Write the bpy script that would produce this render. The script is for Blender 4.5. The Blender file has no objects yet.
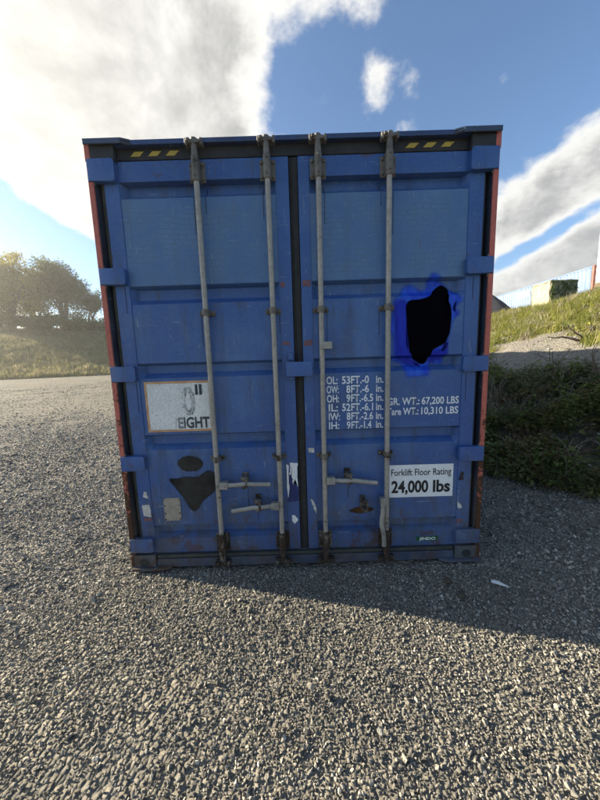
import bpy, bmesh, math, random
import numpy as np
from mathutils import Vector, Matrix

R = math.radians
rng = np.random.default_rng(7)
random.seed(7)
scene = bpy.context.scene
COL = scene.collection

# ------------------------------------------------------------------ camera
F_PX, PITCH, YAW, ROLL = 300.0, 0.1346608, -0.0017421, -0.0310995     # of a 600 x 800 picture
CAM = np.array([0.0009, -2.0621, 1.5283])
def cam_axes():
    f = np.array([math.sin(YAW)*math.cos(PITCH), math.cos(YAW)*math.cos(PITCH), -math.sin(PITCH)])
    r = np.cross(f, [0, 0, 1]); r /= np.linalg.norm(r); u = np.cross(r, f)
    c, s = math.cos(ROLL), math.sin(ROLL)
    return c*r + s*u, -s*r + c*u, f
AR, AU, AF = cam_axes()
def ray(x, y):
    v = AF + AR*(x-300)/F_PX - AU*(y-400)/F_PX
    return v/np.linalg.norm(v)
cam_data = bpy.data.cameras.new('camera')
cam_data.sensor_fit = 'HORIZONTAL'; cam_data.sensor_width = 36.0; cam_data.lens = 36.0*F_PX/600
cam_data.clip_start = 0.05; cam_data.clip_end = 5000
cam = bpy.data.objects.new('camera', cam_data); COL.objects.link(cam)
M4 = Matrix.Identity(4)
for i in range(3):
    M4[i][0] = AR[i]; M4[i][1] = AU[i]; M4[i][2] = -AF[i]; M4[i][3] = CAM[i]
cam.matrix_world = M4
scene.camera = cam

# ------------------------------------------------------------------ sun, exposure
SUN_EL = R(19.6)
SUN_H = np.array([-0.973, 0.230]); SUN_H /= np.linalg.norm(SUN_H)
SUN_DIR = np.array([SUN_H[0]*math.cos(SUN_EL), SUN_H[1]*math.cos(SUN_EL), math.sin(SUN_EL)])
sl = bpy.data.lights.new('sun', 'SUN'); sl.energy = 5.0; sl.angle = R(0.55); sl.color = (1.0, 0.90, 0.72)
so = bpy.data.objects.new('sun', sl); COL.objects.link(so)
so.rotation_euler = Vector(-SUN_DIR).to_track_quat('-Z', 'Y').to_euler()
so.location = (-30, 8, 20)
vs = scene.view_settings
vs.view_transform = 'Standard'; vs.look = 'None'; vs.gamma = 1.0; vs.use_curve_mapping = False
vs.exposure = 1.65
cy = scene.cycles
cy.max_bounces = 5; cy.diffuse_bounces = 3; cy.glossy_bounces = 2; cy.transmission_bounces = 3; cy.transparent_max_bounces = 5; cy.volume_bounces = 0
cy.caustics_reflective = False; cy.caustics_refractive = False

# ------------------------------------------------------------------ node helper
class V:
    """a float socket with arithmetic"""
    def __init__(s, t, sock): s.t, s.s = t, sock
    def _m(s, op, *a, clamp=False):
        n = s.t.nodes.new('ShaderNodeMath'); n.operation = op; n.use_clamp = clamp
        for i, v in enumerate((s,)+a):
            if isinstance(v, V): s.t.links.new(v.s, n.inputs[i])
            else: n.inputs[i].default_value = v
        return V(s.t, n.outputs[0])
    def __add__(s, o): return s._m('ADD', o)
    __radd__ = __add__
    def __sub__(s, o): return s._m('SUBTRACT', o)
    def __rsub__(s, o): return (s*-1.0)+o
    def __mul__(s, o): return s._m('MULTIPLY', o)
    __rmul__ = __mul__
    def __truediv__(s, o): return s._m('DIVIDE', o)
    def __pow__(s, o): return s._m('POWER', o)
    def max(s, o): return s._m('MAXIMUM', o)
    def min(s, o): return s._m('MINIMUM', o)
    def exp(s): return s._m('EXPONENT')
    def clamp(s): return s._m('ADD', 0.0, clamp=True)
    def step(s, a, b):
        n = s.t.nodes.new('ShaderNodeMapRange'); n.interpolation_type = 'SMOOTHSTEP'
        s.t.links.new(s.s, n.inputs['Value'])
        n.inputs['From Min'].default_value = a; n.inputs['From Max'].default_value = b
        return V(s.t, n.outputs['Result'])
class T:
    """a node tree with short makers"""
    def __init__(s, tree): s.t = tree; tree.nodes.clear()
    def n(s, k, **kw):
        n = s.t.nodes.new(k)
        for a, b in kw.items(): setattr(n, a, b)
        return n
    def l(s, a, b): s.t.links.new(a.s if isinstance(a, V) else a, b)
    def coord(s, kind='Object', scale=(1, 1, 1), loc=(0, 0, 0)):
        c = s.n('ShaderNodeTexCoord'); m = s.n('ShaderNodeMapping')
        m.inputs['Scale'].default_value = scale; m.inputs['Location'].default_value = loc
        s.l(c.outputs[kind], m.inputs['Vector']); return m.outputs[0]
    def pos(s, scale=(1, 1, 1), loc=(0, 0, 0)):
        c = s.n('ShaderNodeNewGeometry'); m = s.n('ShaderNodeMapping')
        m.inputs['Scale'].default_value = scale; m.inputs['Location'].default_value = loc
        s.l(c.outputs['Position'], m.inputs['Vector']); return m.outputs[0]
    def noise(s, vec, scale, detail=4, rough=.55, dist=0.0, dims='3D'):
        n = s.n('ShaderNodeTexNoise'); n.inputs['Scale'].default_value = scale
        n.inputs['Detail'].default_value = detail; n.inputs['Roughness'].default_value = rough
        n.inputs['Distortion'].default_value = dist; n.noise_dimensions = dims
        if vec is not None: s.l(vec, n.inputs['Vector'])
        return V(s.t, n.outputs['Fac'])
    def voro(s, vec, scale, feat='F1', out='Distance', rnd=1.0):
        n = s.n('ShaderNodeTexVoronoi', feature=feat); n.inputs['Scale'].default_value = scale
        n.inputs['Randomness'].default_value = rnd
        if vec is not None: s.l(vec, n.inputs['Vector'])
        o = n.outputs[out]
        return V(s.t, o) if out == 'Distance' else o
    def mix(s, f, a, b, mode='MIX'):
        n = s.n('ShaderNodeMix', data_type='RGBA', blend_type=mode)
        for v, i in ((f, 0), (a, 6), (b, 7)):
            if isinstance(v, V): s.l(v, n.inputs[i])
            elif isinstance(v, bpy.types.NodeSocket): s.l(v, n.inputs[i])
            elif isinstance(v, (int, float)) and i == 0: n.inputs[i].default_value = v
            else: n.inputs[i].default_value = (*v, 1) if len(v) == 3 else v
        return n.outputs[2]
    def ramp(s, f, stops):
        n = s.n('ShaderNodeValToRGB'); s.l(f, n.inputs[0]); e = n.color_ramp.elements
        while len(e) > 1: e.remove(e[0])
        e[0].position = stops[0][0]; e[0].color = (*stops[0][1], 1)
        for p, c in stops[1:]:
            q = e.new(p); q.color = (*c, 1)
        return n.outputs[0]
    def sep(s, vec):
        n = s.n('ShaderNodeSeparateXYZ'); s.l(vec, n.inputs[0])
        return [V(s.t, o) for o in n.outputs]
    def comb(s, x, y, z):
        n = s.n('ShaderNodeCombineXYZ')
        for i, v in enumerate((x, y, z)):
            if isinstance(v, V): s.l(v, n.inputs[i])
            else: n.inputs[i].default_value = v
        return n.outputs[0]
    def bump(s, h, strength=.3, dist=.01):
        b = s.n('ShaderNodeBump'); b.inputs['Strength'].default_value = strength
        b.inputs['Distance'].default_value = dist; s.l(h, b.inputs['Height']); return b.outputs[0]
    def out(s, col, rough=.6, metal=0.0, normal=None, spec=.5):
        b = s.n('ShaderNodeBsdfPrincipled'); o = s.n('ShaderNodeOutputMaterial')
        for v, k in ((col, 'Base Color'), (rough, 'Roughness'), (metal, 'Metallic'), (spec, 'Specular IOR Level')):
            if isinstance(v, (V, bpy.types.NodeSocket)): s.l(v, b.inputs[k])
            else: b.inputs[k].default_value = (*v, 1) if isinstance(v, tuple) else v
        if normal is not None: s.l(normal, b.inputs['Normal'])
        s.l(b.outputs[0], o.inputs[0]); return b, o
def newmat(name):
    m = bpy.data.materials.new(name); m.use_nodes = True; return m, T(m.node_tree)

# ------------------------------------------------------------------ sky
world = bpy.data.worlds.new('World'); scene.world = world; world.use_nodes = True
world.cycles.sampling_method = 'MANUAL'; world.cycles.sample_map_resolution = 256
t = T(world.node_tree)
sky = t.n('ShaderNodeTexSky', sky_type='NISHITA'); sky.sun_disc = False
sky.sun_elevation = SUN_EL; sky.sun_rotation = math.atan2(SUN_H[0], SUN_H[1])
sky.air_density = 1.0; sky.dust_density = 0.35; sky.ozone_density = 2.8
tc = t.n('ShaderNodeTexCoord'); D = tc.outputs['Generated']
dx, dy, dz = t.sep(D)
def dot(v):
    n = t.n('ShaderNodeVectorMath', operation='DOT_PRODUCT'); t.l(D, n.inputs[0]); n.inputs[1].default_value = tuple(v)
    return V(t.t, n.outputs['Value'])
def blob(cx, cy, ax, ay, rmaj, rmin):
    """an elliptical patch of sky: centre, point on the long axis, radii in radians"""
    c = ray(cx, cy); e1 = ray(ax, ay) - c; e1 -= c*np.dot(e1, c); e1 /= np.linalg.norm(e1); e2 = np.cross(c, e1)
    a, b = dot(e1/rmaj), dot(e2/rmin)
    return (a*a*-1.0 - b*b).exp()
warp = t.noise(D, 2.2, 1, .5)
P2 = t.comb(dx*1.0 + (warp-.5)*.22, dy + (warp-.5)*.16, dz*1.35 + (warp-.5)*.10)
n1 = t.noise(P2, 3.4, 6, .58)
n2 = t.noise(P2, 11.0, 5, .62)
fbm = n1*1.05 + n2*.55 - .30
bias = (blob(105, 40, 330, 60, .56, .34)*.60 + blob(0, 90, 60, 160, .30, .40)*.36 + blob(30, 150, 90, 205, .30, .10)*.25
        + blob(330, 0, 420, -8, .30, .06)*.27
        + blob(373, 80, 373, 95, .075, .048)*.41 + blob(411, 80, 411, 90, .055, .042)*.42 + blob(485, 85, 530, 70, .11, .030)*.34
        + blob(331, 95, 336, 92, .05, .020)*.22
        + blob(410, 128, 425, 128, .06, .022)*.26
        + blob(580, 180, 640, 130, .30, .105)*.55 + blob(560, 275, 640, 230, .26, .055)*.62
        + blob(100, 345, 0, 345, .35, .05)*.12
        - blob(20, 225, 90, 278, .28, .085)*.95 - blob(400, 60, 500, 110, .42, .19)*.42 - blob(290, 110, 280, 60, .10, .03)*.15
        - blob(500, 40, 600, 40, .32, .15)*.25 - blob(540, 240, 600, 205, .20, .022)*.38 - blob(262, 120, 300, 150, .07, .05)*.2)
dens = fbm - .56 + bias
mask = dens.step(-.02, 0.22)
thick = dens.step(0.14, 0.50)
sund = dot(SUN_DIR).max(0.0); sund = sund*sund
detail = n2*.6 + n1*.4
shade = (thick*((detail-.5)*3.2+.66)).clamp()
glow = sund*sund
cl = t.mix(shade, (5.8, 5.7, 5.4), (2.7, 2.7, 2.65))
cl2 = t.mix(V(t.t, (glow*.75).clamp().s), cl, (9.5, 9.0, 7.8))
skyc = t.mix(1.0, sky.outputs[0], (1.16, 1.20, 1.24), 'MULTIPLY')
final = t.mix((mask*.97).clamp(), skyc, cl2)
bg = t.n('ShaderNodeBackground'); bg.inputs['Strength'].default_value = 0.060
t.l(final, bg.inputs['Color'])
wo = t.n('ShaderNodeOutputWorld'); t.l(bg.outputs[0], wo.inputs[0])

# ------------------------------------------------------------------ mesh helpers
def link(name, me, mat=None, parent=None):
    o = bpy.data.objects.new(name, me); COL.objects.link(o)
    if mat is not None: me.materials.clear(); me.materials.append(mat)
    if parent is not None: o.parent = parent
    return o
def obj(name, bm, mat=None, parent=None, smooth=False, label=None):
    me = bpy.data.meshes.new(name); bmesh.ops.recalc_face_normals(bm, faces=bm.faces); bm.to_mesh(me); bm.free()
    if smooth:
        me.polygons.foreach_set('use_smooth', [True]*len(me.polygons))
        try: me.set_sharp_from_angle(angle=R(35))
        except Exception: pass
    o = link(name, me, mat, parent)
    if label: o['label'] = label
    return o
def empty(name, loc=(0, 0, 0), rz=0.0):
    o = bpy.data.objects.new(name, None); COL.objects.link(o); o.location = loc; o.rotation_euler = (0, 0, rz)
    o.empty_display_size = .2; return o
def tag(o, label, cat, group=None, kind=None):
    o['label'] = label; o['category'] = cat
    if group: o['group'] = group
    if kind: o['kind'] = kind
    return o
def struct(o): o['kind'] = 'structure'; return o
def stuff(o, label, cat): o['kind'] = 'stuff'; o['label'] = label; o['category'] = cat; return o
def join(bm, tmp):
    me = bpy.data.meshes.new('tmp'); tmp.to_mesh(me); tmp.free(); bm.from_mesh(me); bpy.data.meshes.remove(me)
def box(bm, x0, x1, y0, y1, z0, z1, bev=.003, seg=1):
    b = bmesh.new(); bmesh.ops.create_cube(b, size=1)
    for v in b.verts:
        v.co = ((x0+x1)/2 + v.co.x*(x1-x0), (y0+y1)/2 + v.co.y*(y1-y0), (z0+z1)/2 + v.co.z*(z1-z0))
    if bev: bmesh.ops.bevel(b, geom=b.edges[:], offset=bev, segments=seg, profile=.7, affect='EDGES')
    join(bm, b)
def prism(bm, outline, y0, y1, bev=.003):
    """an outline in X-Z with thickness along Y"""
    b = bmesh.new(); f = [b.verts.new((x, y0, z)) for x, z in outline]; k = [b.verts.new((x, y1, z)) for x, z in outline]
    ff = b.faces.new(f); b.faces.new(k[::-1]); n = len(f)
    for i in range(n): b.faces.new((f[i], k[i], k[(i+1) % n], f[(i+1) % n]))
    if bev: bmesh.ops.bevel(b, geom=[e for e in ff.edges], offset=bev, segments=2, profile=.6, affect='EDGES')
    join(bm, b)
def rrect(x0, x1, z0, z1, r, corners='all', n=5):
    out = []
    for cx, cz, a0, right in ((x1-r, z1-r, 0, 1), (x0+r, z1-r, 90, 0), (x0+r, z0+r, 180, 0), (x1-r, z0+r, 270, 1)):
        keep = corners == 'all' or (corners == 'right') == bool(right)
        if keep:
            for i in range(n+1):
                a = R(a0+90*i/n); out.append((cx+r*math.cos(a), cz+r*math.sin(a)))
        else:
            out.append((x1 if right else x0, z1 if a0 in (0, 90) else z0))
    return out
def tube(bm, pts, rad, n=14, squash=(1, 1), cap=True, up=(0, 0, 1)):
    pts = [Vector(p) for p in pts]; rad = [rad]*len(pts) if isinstance(rad, (int, float)) else rad
    rings = []; up = Vector(up)
    for i, p in enumerate(pts):
        d = (pts[min(i+1, len(pts)-1)] - pts[max(i-1, 0)]).normalized()
        a = d.cross(up if abs(d.dot(up)) < .95 else Vector((0, 1, 0) if abs(d.y) < .9 else (1, 0, 0))).normalized(); b = a.cross(d)
        rings.append([bm.verts.new(p + (a*math.cos(k*2*math.pi/n)*squash[0] + b*math.sin(k*2*math.pi/n)*squash[1])*rad[i]) for k in range(n)])
    for r0, r1 in zip(rings, rings[1:]):
        for k in range(n): bm.faces.new((r0[k], r0[(k+1) % n], r1[(k+1) % n], r1[k]))
    if cap: bm.faces.new(rings[0]); bm.faces.new(rings[-1][::-1])
def bolt(bm, x, y, z, r=.008, h=.008):
    tube(bm, [(x, y, z), (x, y-h*.7, z), (x, y-h, z)], [r, r, r*.7], 6)
def hashn(ix, iy, seed=0):
    h = (ix.astype(np.int64)*374761393 + iy.astype(np.int64)*668265263 + seed*974634777) & 0xffffffff
    h = ((h ^ (h >> 13))*1274126177) & 0xffffffff
    return ((h ^ (h >> 16)) & 0xffffff)/float(0xffffff)
def vnoise(x, y, seed=0, octs=4, rough=.5):
    x = np.asarray(x, float); y = np.asarray(y, float); out = np.zeros(np.broadcast(x, y).shape); amp = 1.0; tot = 0
    for o in range(octs):
        fx, fy = np.floor(x), np.floor(y); u, v = x-fx, y-fy; u = u*u*(3-2*u); v = v*v*(3-2*v)
        a = hashn(fx, fy, seed+o); b = hashn(fx+1, fy, seed+o); c = hashn(fx, fy+1, seed+o); d = hashn(fx+1, fy+1, seed+o)
        out += amp*((a*(1-u)+b*u)*(1-v) + (c*(1-u)+d*u)*v); tot += amp; amp *= rough; x = x*2.03+17.1; y = y*2.03+5.7
    return out/tot - .5
def grid_mesh(name, X, Y, Z, mat):
    ny, nx = X.shape
    me = bpy.data.meshes.new(name)
    idx = np.arange(ny*nx).reshape(ny, nx)
    faces = np.stack([idx[:-1, :-1], idx[:-1, 1:], idx[1:, 1:], idx[1:, :-1]], -1).reshape(-1, 4)
    me.from_pydata(np.stack([X, Y, Z], -1).reshape(-1, 3).tolist(), [], faces.tolist())
    me.polygons.foreach_set('use_smooth', [True]*len(me.polygons))
    me.materials.append(mat)
    o = bpy.data.objects.new(name, me); COL.objects.link(o); return o

# ------------------------------------------------------------------ materials
def paint(name, base, faded, rust=.25, dirt=.5, crackle=False, gloss=.42):
    m, t = newmat(name)
    p = t.pos()
    big = t.noise(p, 1.4, 5, .6); mid = t.noise(p, 7, 6, .6, .3); fine = t.noise(p, 60, 4, .6)
    streak = t.noise(t.pos((14, 14, .9)), 1.0, 6, .65)
    x, y, z = t.sep(t.pos())
    c = t.mix((big*1.2-.15+(mid-.5)*.7).step(.25, .75), base, faded)
    c = t.mix((fine-.5).step(-.05, .25)*.22, c, tuple(min(1, v*1.5+.02) for v in faded))
    low = (1.0-z*(1/1.1)).clamp()
    d = ((streak-.46)*2.2 + (mid-.5)*1.2 + low*.35).step(.05, .75)*dirt
    c = t.mix(d, c, (.050, .048, .042))
    dust = (low*.75 + (mid-.5)*1.1 + (big-.5)*.8).step(.15, .95)*dirt*.8
    c = t.mix(dust, c, (.105, .100, .088))
    blot = t.noise(p, 3.2, 8, .72, 1.2)
    pale = t.noise(t.pos((1, 1, .6), (4, 2, 7)), 2.3, 8, .7, .8)
    c = t.mix(pale.step(.52, .68)*dirt*.45, c, (.12, .165, .23))
    c = t.mix(blot.step(.60, .70)*dirt*.55, c, (.035, .036, .036))
    # scratches and chips
    sc = t.noise(t.pos((40, 40, 6)), 1.0, 3, .7); sc2 = t.noise(t.pos((5, 5, 55)), 1.0, 3, .7)
    c = t.mix((sc.step(.66, .70) + sc2.step(.675, .70)).clamp()*.45, c, (.26, .31, .36))
    spots = t.voro(p, 16); spots2 = t.noise(p, 5.5, 3, .6)
    chip = (1.0-spots.step(.035, .06))*spots2.step(.50, .58)
    c = t.mix(chip*.85, c, (.06, .045, .038))
    rn = t.noise(p, 9, 8, .7, .6)
    rm = (rn + low*.10).step(.66-.14*rust, .72-.12*rust)*min(1, rust*2.5)
    c = t.mix(rm, c, t.mix(mid, (.10, .045, .02), (.05, .03, .022)))
    h = mid*.6 + fine*.25 - rm*.4 - chip*.5 + t.noise(p, 2.6, 2, .4)*5.0
    if crackle:
        br = t.n('ShaderNodeTexBrick'); br.inputs['Scale'].default_value = 9; br.inputs['Mortar Size'].default_value = .014
        br.inputs['Brick Width'].default_value = .55; br.inputs['Row Height'].default_value = .3
        br.inputs['Color1'].default_value = br.inputs['Color2'].default_value = (0, 0, 0, 1); br.inputs['Mortar'].default_value = (1, 1, 1, 1)
        wob = t.noise(p, 4, 4, .6)
        t.l(t.comb(x + (wob-.5)*.10, z + (wob-.5)*.08, 0.0), br.inputs['Vector'])
        ck = V(t.t, br.outputs['Color'])
        upper = z.step(2.05, 2.12)*(1.0-z.step(2.50, 2.57))*(big*.6+mid*.5).step(.48, .62)
        c = t.mix(ck*upper*.9, c, (.025, .032, .042))
        c = t.mix(z.step(2.03, 2.06)*(1.0-z.step(2.58, 2.60))*(.16+.42*mid), c, (.13, .235, .335))
        h = h - ck*upper*.8
    t.out(c, (mid*.25 + gloss - .12 + d*.3).clamp(), 0.0, t.bump(h, .25, .004))
    return m
M = {}
M['blue'] = paint('weathered_blue_paint', (.027, .082, .250), (.050, .118, .305), rust=.26, dirt=.56)
M['blue_panel'] = paint('faded_blue_panel_paint', (.030, .086, .252), (.066, .142, .315), rust=.18, dirt=.56, crackle=True)
M['blue_dark'] = paint('grimy_blue_paint', (.020, .028, .046), (.026, .045, .09), rust=.30, dirt=.85)
M['sill'] = paint('grimy_sill_paint', (.022, .040, .10), (.030, .066, .19), rust=.22, dirt=.7)
M['blue_clean'] = paint('fresh_blue_paint', (.012, .036, .22), (.018, .05, .26), rust=.12, dirt=.2)
def simple(name, c1, c2, scale=12, rough=.7, bump=.2, metal=0.0, spec=.4, dist=.004):
    m, t = newmat(name); p = t.pos()
    a = t.noise(p, scale, 6, .62, .2); b = t.noise(p, scale*6, 4, .6)
    t.out(t.mix((a*.75+b*.25).step(.35, .65), c1, c2), (a*.3+rough-.15).clamp(), metal, t.bump(a*.6+b*.4, bump, dist), spec)
    return m
def rusty(name, c1, c2, rust, c3=(.095, .040, .016), metal=0.0, rough=.6, lowk=.18):
    m, t = newmat(name); p = t.pos(); x, y, z = t.sep(t.pos())
    a = t.noise(p, 7, 7, .66, .4); b = t.noise(p, 40, 5, .6)
    low = (1.0-z*(1/1.5)).clamp()
    c = t.mix((a*.5+b*.5).step(.35, .65), c1, c2)
    r = (a*.6+b*.4+low*lowk).step(.64-.2*rust, .74-.2*rust)
    c = t.mix(r, c, t.mix(b, c3, tuple(v*.45 for v in c3)))
    t.out(c, (r*.25+rough).clamp(), metal, t.bump(b*.5+r*.5, .3, .003), .4)
    return m
M['red'] = rusty('worn_red_paint', (.52, .14, .095), (.40, .10, .07), .28, lowk=.30)
M['rod'] = rusty('galvanised_steel', (.38, .35, .30), (.26, .24, .205), .20, (.11, .07, .04), .2, .5, .06)
M['bracket'] = rusty('rusted_steel', (.19, .17, .14), (.11, .098, .08), .34, (.066, .042, .026), .2, .6, .2)
M['handle'] = rusty('worn_galvanised_handle', (.36, .34, .30), (.24, .228, .20), .2, (.085, .05, .03), .3, .5, .02)
M['rubber'] = simple('black_rubber_seal', (.012, .012, .011), (.03, .029, .026), 18, .75)
M['gasket'] = simple('dusty_rubber_gasket', (.030, .032, .026), (.062, .060, .045), 9, .8)
M['black'] = simple('grimy_black_steel', (.014, .015, .017), (.034, .034, .033), 10, .65)
M['yellow'] = simple('faded_yellow_tape', (.50, .36, .045), (.38, .28, .06), 25, .55, .05)
M['wtext'] = simple('white_stencil_paint', (.82, .83, .83), (.68, .70, .72), 26, .6, .05)
M['btext'] = simple('black_print', (.012, .012, .013), (.022, .022, .022), 30, .6, .05)
M['white'] = simple('white_sticker', (.82, .82, .79), (.74, .74, .71), 16, .5, .05)
M['greenlab'] = simple('green_label', (.012, .085, .03), (.02, .10, .04), 40, .5, .05)
M['beige'] = simple('beige_plate', (.36, .31, .24), (.26, .23, .18), 30, .6, .15)
M['paper'] = simple('torn_paper', (.62, .60, .55), (.45, .43, .38), 28, .8, .1)
M['pink'] = simple('faded_pink_paint', (.22, .10, .10), (.13, .07, .09), 60, .7, .1)
M['navy'] = simple('dark_blue_repaint', (.010, .022, .10), (.014, .03, .13), 20, .5, .1)
def fade_mat(name, c1, c2, rough=.6, soft=2.5, nscale=45, top=1.0, stretch=(1, 1, 1)):
    """paint whose edge fades by the mesh's own 'cover' attribute"""
    m, t = newmat(name)
    at = t.n('ShaderNodeAttribute'); at.attribute_name = 'cover'
    cov = V(t.t, at.outputs['Fac']); p = t.pos()
    a = t.noise(t.pos(stretch), nscale, 6, .68); b = t.noise(t.pos(stretch), 12, 4, .6)
    bs, o = t.out(t.mix(b.step(.35, .65), c1, c2), rough, 0, None, 0.0 if rough > .85 else .3)
    tr = t.n('ShaderNodeBsdfTransparent'); mx = t.n('ShaderNodeMixShader')
    t.l((cov + (a-.5)*.55).step(.5-.5/soft, .5+.5/soft)*top, mx.inputs[0]); t.l(tr.outputs[0], mx.inputs[1]); t.l(bs.outputs[0], mx.inputs[2]); t.l(mx.outputs[0], o.inputs[0])
    return m
M['spray'] = fade_mat('black_overspray', (.016, .015, .012), (.036, .034, .028), .8, 2.4, 34, .94)
M['matteblack'] = fade_mat('redaction_black', (.0015, .0015, .003), (.002, .002, .004), .9, 3, 10)
M['brightblue'] = fade_mat('redaction_bright_blue', (.010, .055, .58), (.030, .135, .72), .55, 1.0, 22, .86, (2, 1, .4))
M['deepblue'] = fade_mat('redaction_deep_blue', (.004, .012, .36), (.007, .030, .50), .55, 1.0, 22, .85, (2, 1, .4))

# ------------------------------------------------------------------ the shipping container
W2, HT, LEN = 1.2955, 2.908, 16.15
container = empty('shipping_container')
tag(container, 'large blue shipping container with closed double doors standing on the gravel', 'container')

FACE, RAISED, TROUGH = .030, .036, .088
TR = [(2.685, 2.598), (2.040, 1.938), (1.526, 1.438), (1.018, .922), (.325, .232)]
ZT, ZB = 2.685, .230
def profile():
    """(z, y) down the door panel"""
    s = .022; out = []
    for i, (a, b) in enumerate(TR):
        if i == 0: out += [(a, RAISED), (a-.006, TROUGH), (b+s, TROUGH), (b-.012, RAISED)]
        elif i == len(TR)-1: out += [(a+.006, RAISED), (a-.010, TROUGH), (b+s, TROUGH), (b, RAISED)]
        else: out += [(a+.006, RAISED), (a-.012, TROUGH), (b+s, TROUGH), (b-.012, RAISED)]
    return out
PROF = profile(); PZ = np.array([p[0] for p in PROF])[::-1]; PY = np.array([p[1] for p in PROF])[::-1]
DOORS = {-1: (-1.215, -1.120, -.118, -.032), 1: (.028, .100, 1.130, 1.226)}
def surf(x, z):
    d = DOORS[-1 if x < 0 else 1]
    if x < d[1] or x > d[2] or z > ZT or z < ZB: return FACE
    y = float(np.interp(z, PZ, PY)); k = min(1.0, min(x-d[1], d[2]-x)/.035)
    return RAISED + (y-RAISED)*k
def drape(bm, off=.002):
    for v in bm.verts: v.co.y = surf(v.co.x, v.co.z) - off
def cut_z(bm):
    """split faces where the panel bends, so that a sheet can follow it"""
    for z in list(PZ):
        bmesh.ops.bisect_plane(bm, geom=bm.verts[:]+bm.edges[:]+bm.faces[:], plane_co=(0, 0, float(z)), plane_no=(0, 0, 1))
    for d in DOORS.values():
        for x in (d[1]-.0005, d[1]+.0005, d[1]+.035, d[2]-.035, d[2]-.0005, d[2]+.0005):
            bmesh.ops.bisect_plane(bm, geom=bm.verts[:]+bm.edges[:]+bm.faces[:], plane_co=(x, 0, 0), plane_no=(1, 0, 0))
def sheet(name, outline, mat, parent, off=.002, label=None):
    bm = bmesh.new(); bm.faces.new([bm.verts.new((x, 0, z)) for x, z in outline]); bmesh.ops.triangulate(bm, faces=bm.faces)
    cut_z(bm); drape(bm, off); return obj(name, bm, mat, parent, label=label)
def patch(name, outline, mat, parent, fade=.02, off=.002, label=None):
    """a paint patch: full cover inside the outline, fading over an outer rim"""
    o = np.array(outline, float); n = len(o)
    # resample the outline finely
    pts = []
    for i in range(n):
        a, b = o[i], o[(i+1) % n]; k = max(1, int(np.linalg.norm(b-a)/.02))
        for j in range(k): pts.append(a+(b-a)*j/k)
    p = np.array(pts); n = len(p)
    for _ in range(1): p = (np.roll(p, 1, 0)+2*p+np.roll(p, -1, 0))/4
    tn = np.roll(p, -1, 0)-np.roll(p, 1, 0); tn /= np.linalg.norm(tn, axis=1)[:, None]; nr = np.stack([tn[:, 1], -tn[:, 0]], 1)
    area = np.sum(p[:, 0]*np.roll(p[:, 1], -1)-np.roll(p[:, 0], -1)*p[:, 1])
    if area < 0: nr = -nr
    p = p - nr*fade*.5
    bm = bmesh.new(); lay = bm.verts.layers.float.new('cover')
    ins = [bm.verts.new((q[0], 0, q[1])) for q in p]; outs = [bm.verts.new((q[0], 0, q[1])) for q in p+nr*fade]
    for v in ins: v[lay] = 1.0
    for v in outs: v[lay] = 0.0
    f = bm.faces.new(ins); bmesh.ops.triangulate(bm, faces=[f])
    for i in range(n): bm.faces.new((ins[i], outs[i], outs[(i+1) % n], ins[(i+1) % n]))
    cut_z(bm); drape(bm, off)
    return obj(name, bm, mat, parent, label=label)
def text_bm(bm, s, x, z, h, width=None, align='LEFT', bold=0.0, lay=None):
    """flat lettering in X-Z, cap height h, squeezed to a width"""
    cu = bpy.data.curves.new('t', 'FONT'); cu.body = s; cu.size = 1.0; cu.offset = bold; cu.resolution_u = 3; cu.fill_mode = 'FRONT'
    o = bpy.data.objects.new('t', cu); COL.objects.link(o)
    dg = bpy.context.evaluated_depsgraph_get(); me = bpy.data.meshes.new_from_object(o.evaluated_get(dg))
    bpy.data.objects.remove(o); bpy.data.curves.remove(cu)
    co = np.empty(len(me.vertices)*3); me.vertices.foreach_get('co', co); co = co.reshape(-1, 3)
    x0, x1 = co[:, 0].min(), co[:, 0].max()
    sy = h/.70; sx = (width/(x1-x0)) if width else sy*.72
    w = (x1-x0)*sx; base = {'LEFT': x, 'RIGHT': x-w, 'CENTER': x-w/2}[align]
    out = np.stack([base+(co[:, 0]-x0)*sx, np.zeros(len(co)), z+co[:, 1]*sy], 1)
    me.vertices.foreach_set('co', out.ravel()); bm.from_mesh(me); bpy.data.meshes.remove(me)
def lettering(name, items, mat, parent, off=.0025, label=None):
    bm = bmesh.new()
    for it in items: text_bm(bm, **it)
    cut_z(bm); drape(bm, off); return obj(name, bm, mat, parent, label=label)

# -- shell
def corrugated(name, x, out):
    prof = []; y = .16
    while y < LEN-.3:
        prof += [(y, 0), (y+.072, 0), (y+.14, 1), (y+.21, 1)]; y += .278
    bm = bmesh.new(); lo, hi = [], []
    for y, k in prof:
        xx = x - out*(.006+.034*k); lo.append(bm.verts.new((xx, y, .15))); hi.append(bm.verts.new((xx, y, 2.80)))
    for i in range(len(lo)-1): bm.faces.new((lo[i], lo[i+1], hi[i+1], hi[i]))
    return obj(name, bm, M['blue'], container)
for s in (-1, 1):
    corrugated('side_wall', s*W2, s)
    bm = bmesh.new(); box(bm, min(s*W2, s*(W2-.06)), max(s*W2, s*(W2-.06)), .165, LEN-.18, 2.79, 2.895); obj('top_side_rail', bm, M['blue'], container)
    bm = bmesh.new(); box(bm, min(s*W2, s*(W2-.07)), max(s*W2, s*(W2-.07)), .165, LEN-.18, .012, .16); obj('bottom_side_rail', bm, M['blue_dark'], container)
bm = bmesh.new(); box(bm, -W2+.045, W2-.045, .10, LEN-.05, 2.872, 2.890, .002); obj('roof', bm, M['blue'], container)
bm = bmesh.new(); box(bm, -W2+.01, W2-.01, LEN-.06, LEN, .02, 2.88); obj('end_wall', bm, M['blue'], container)
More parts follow.
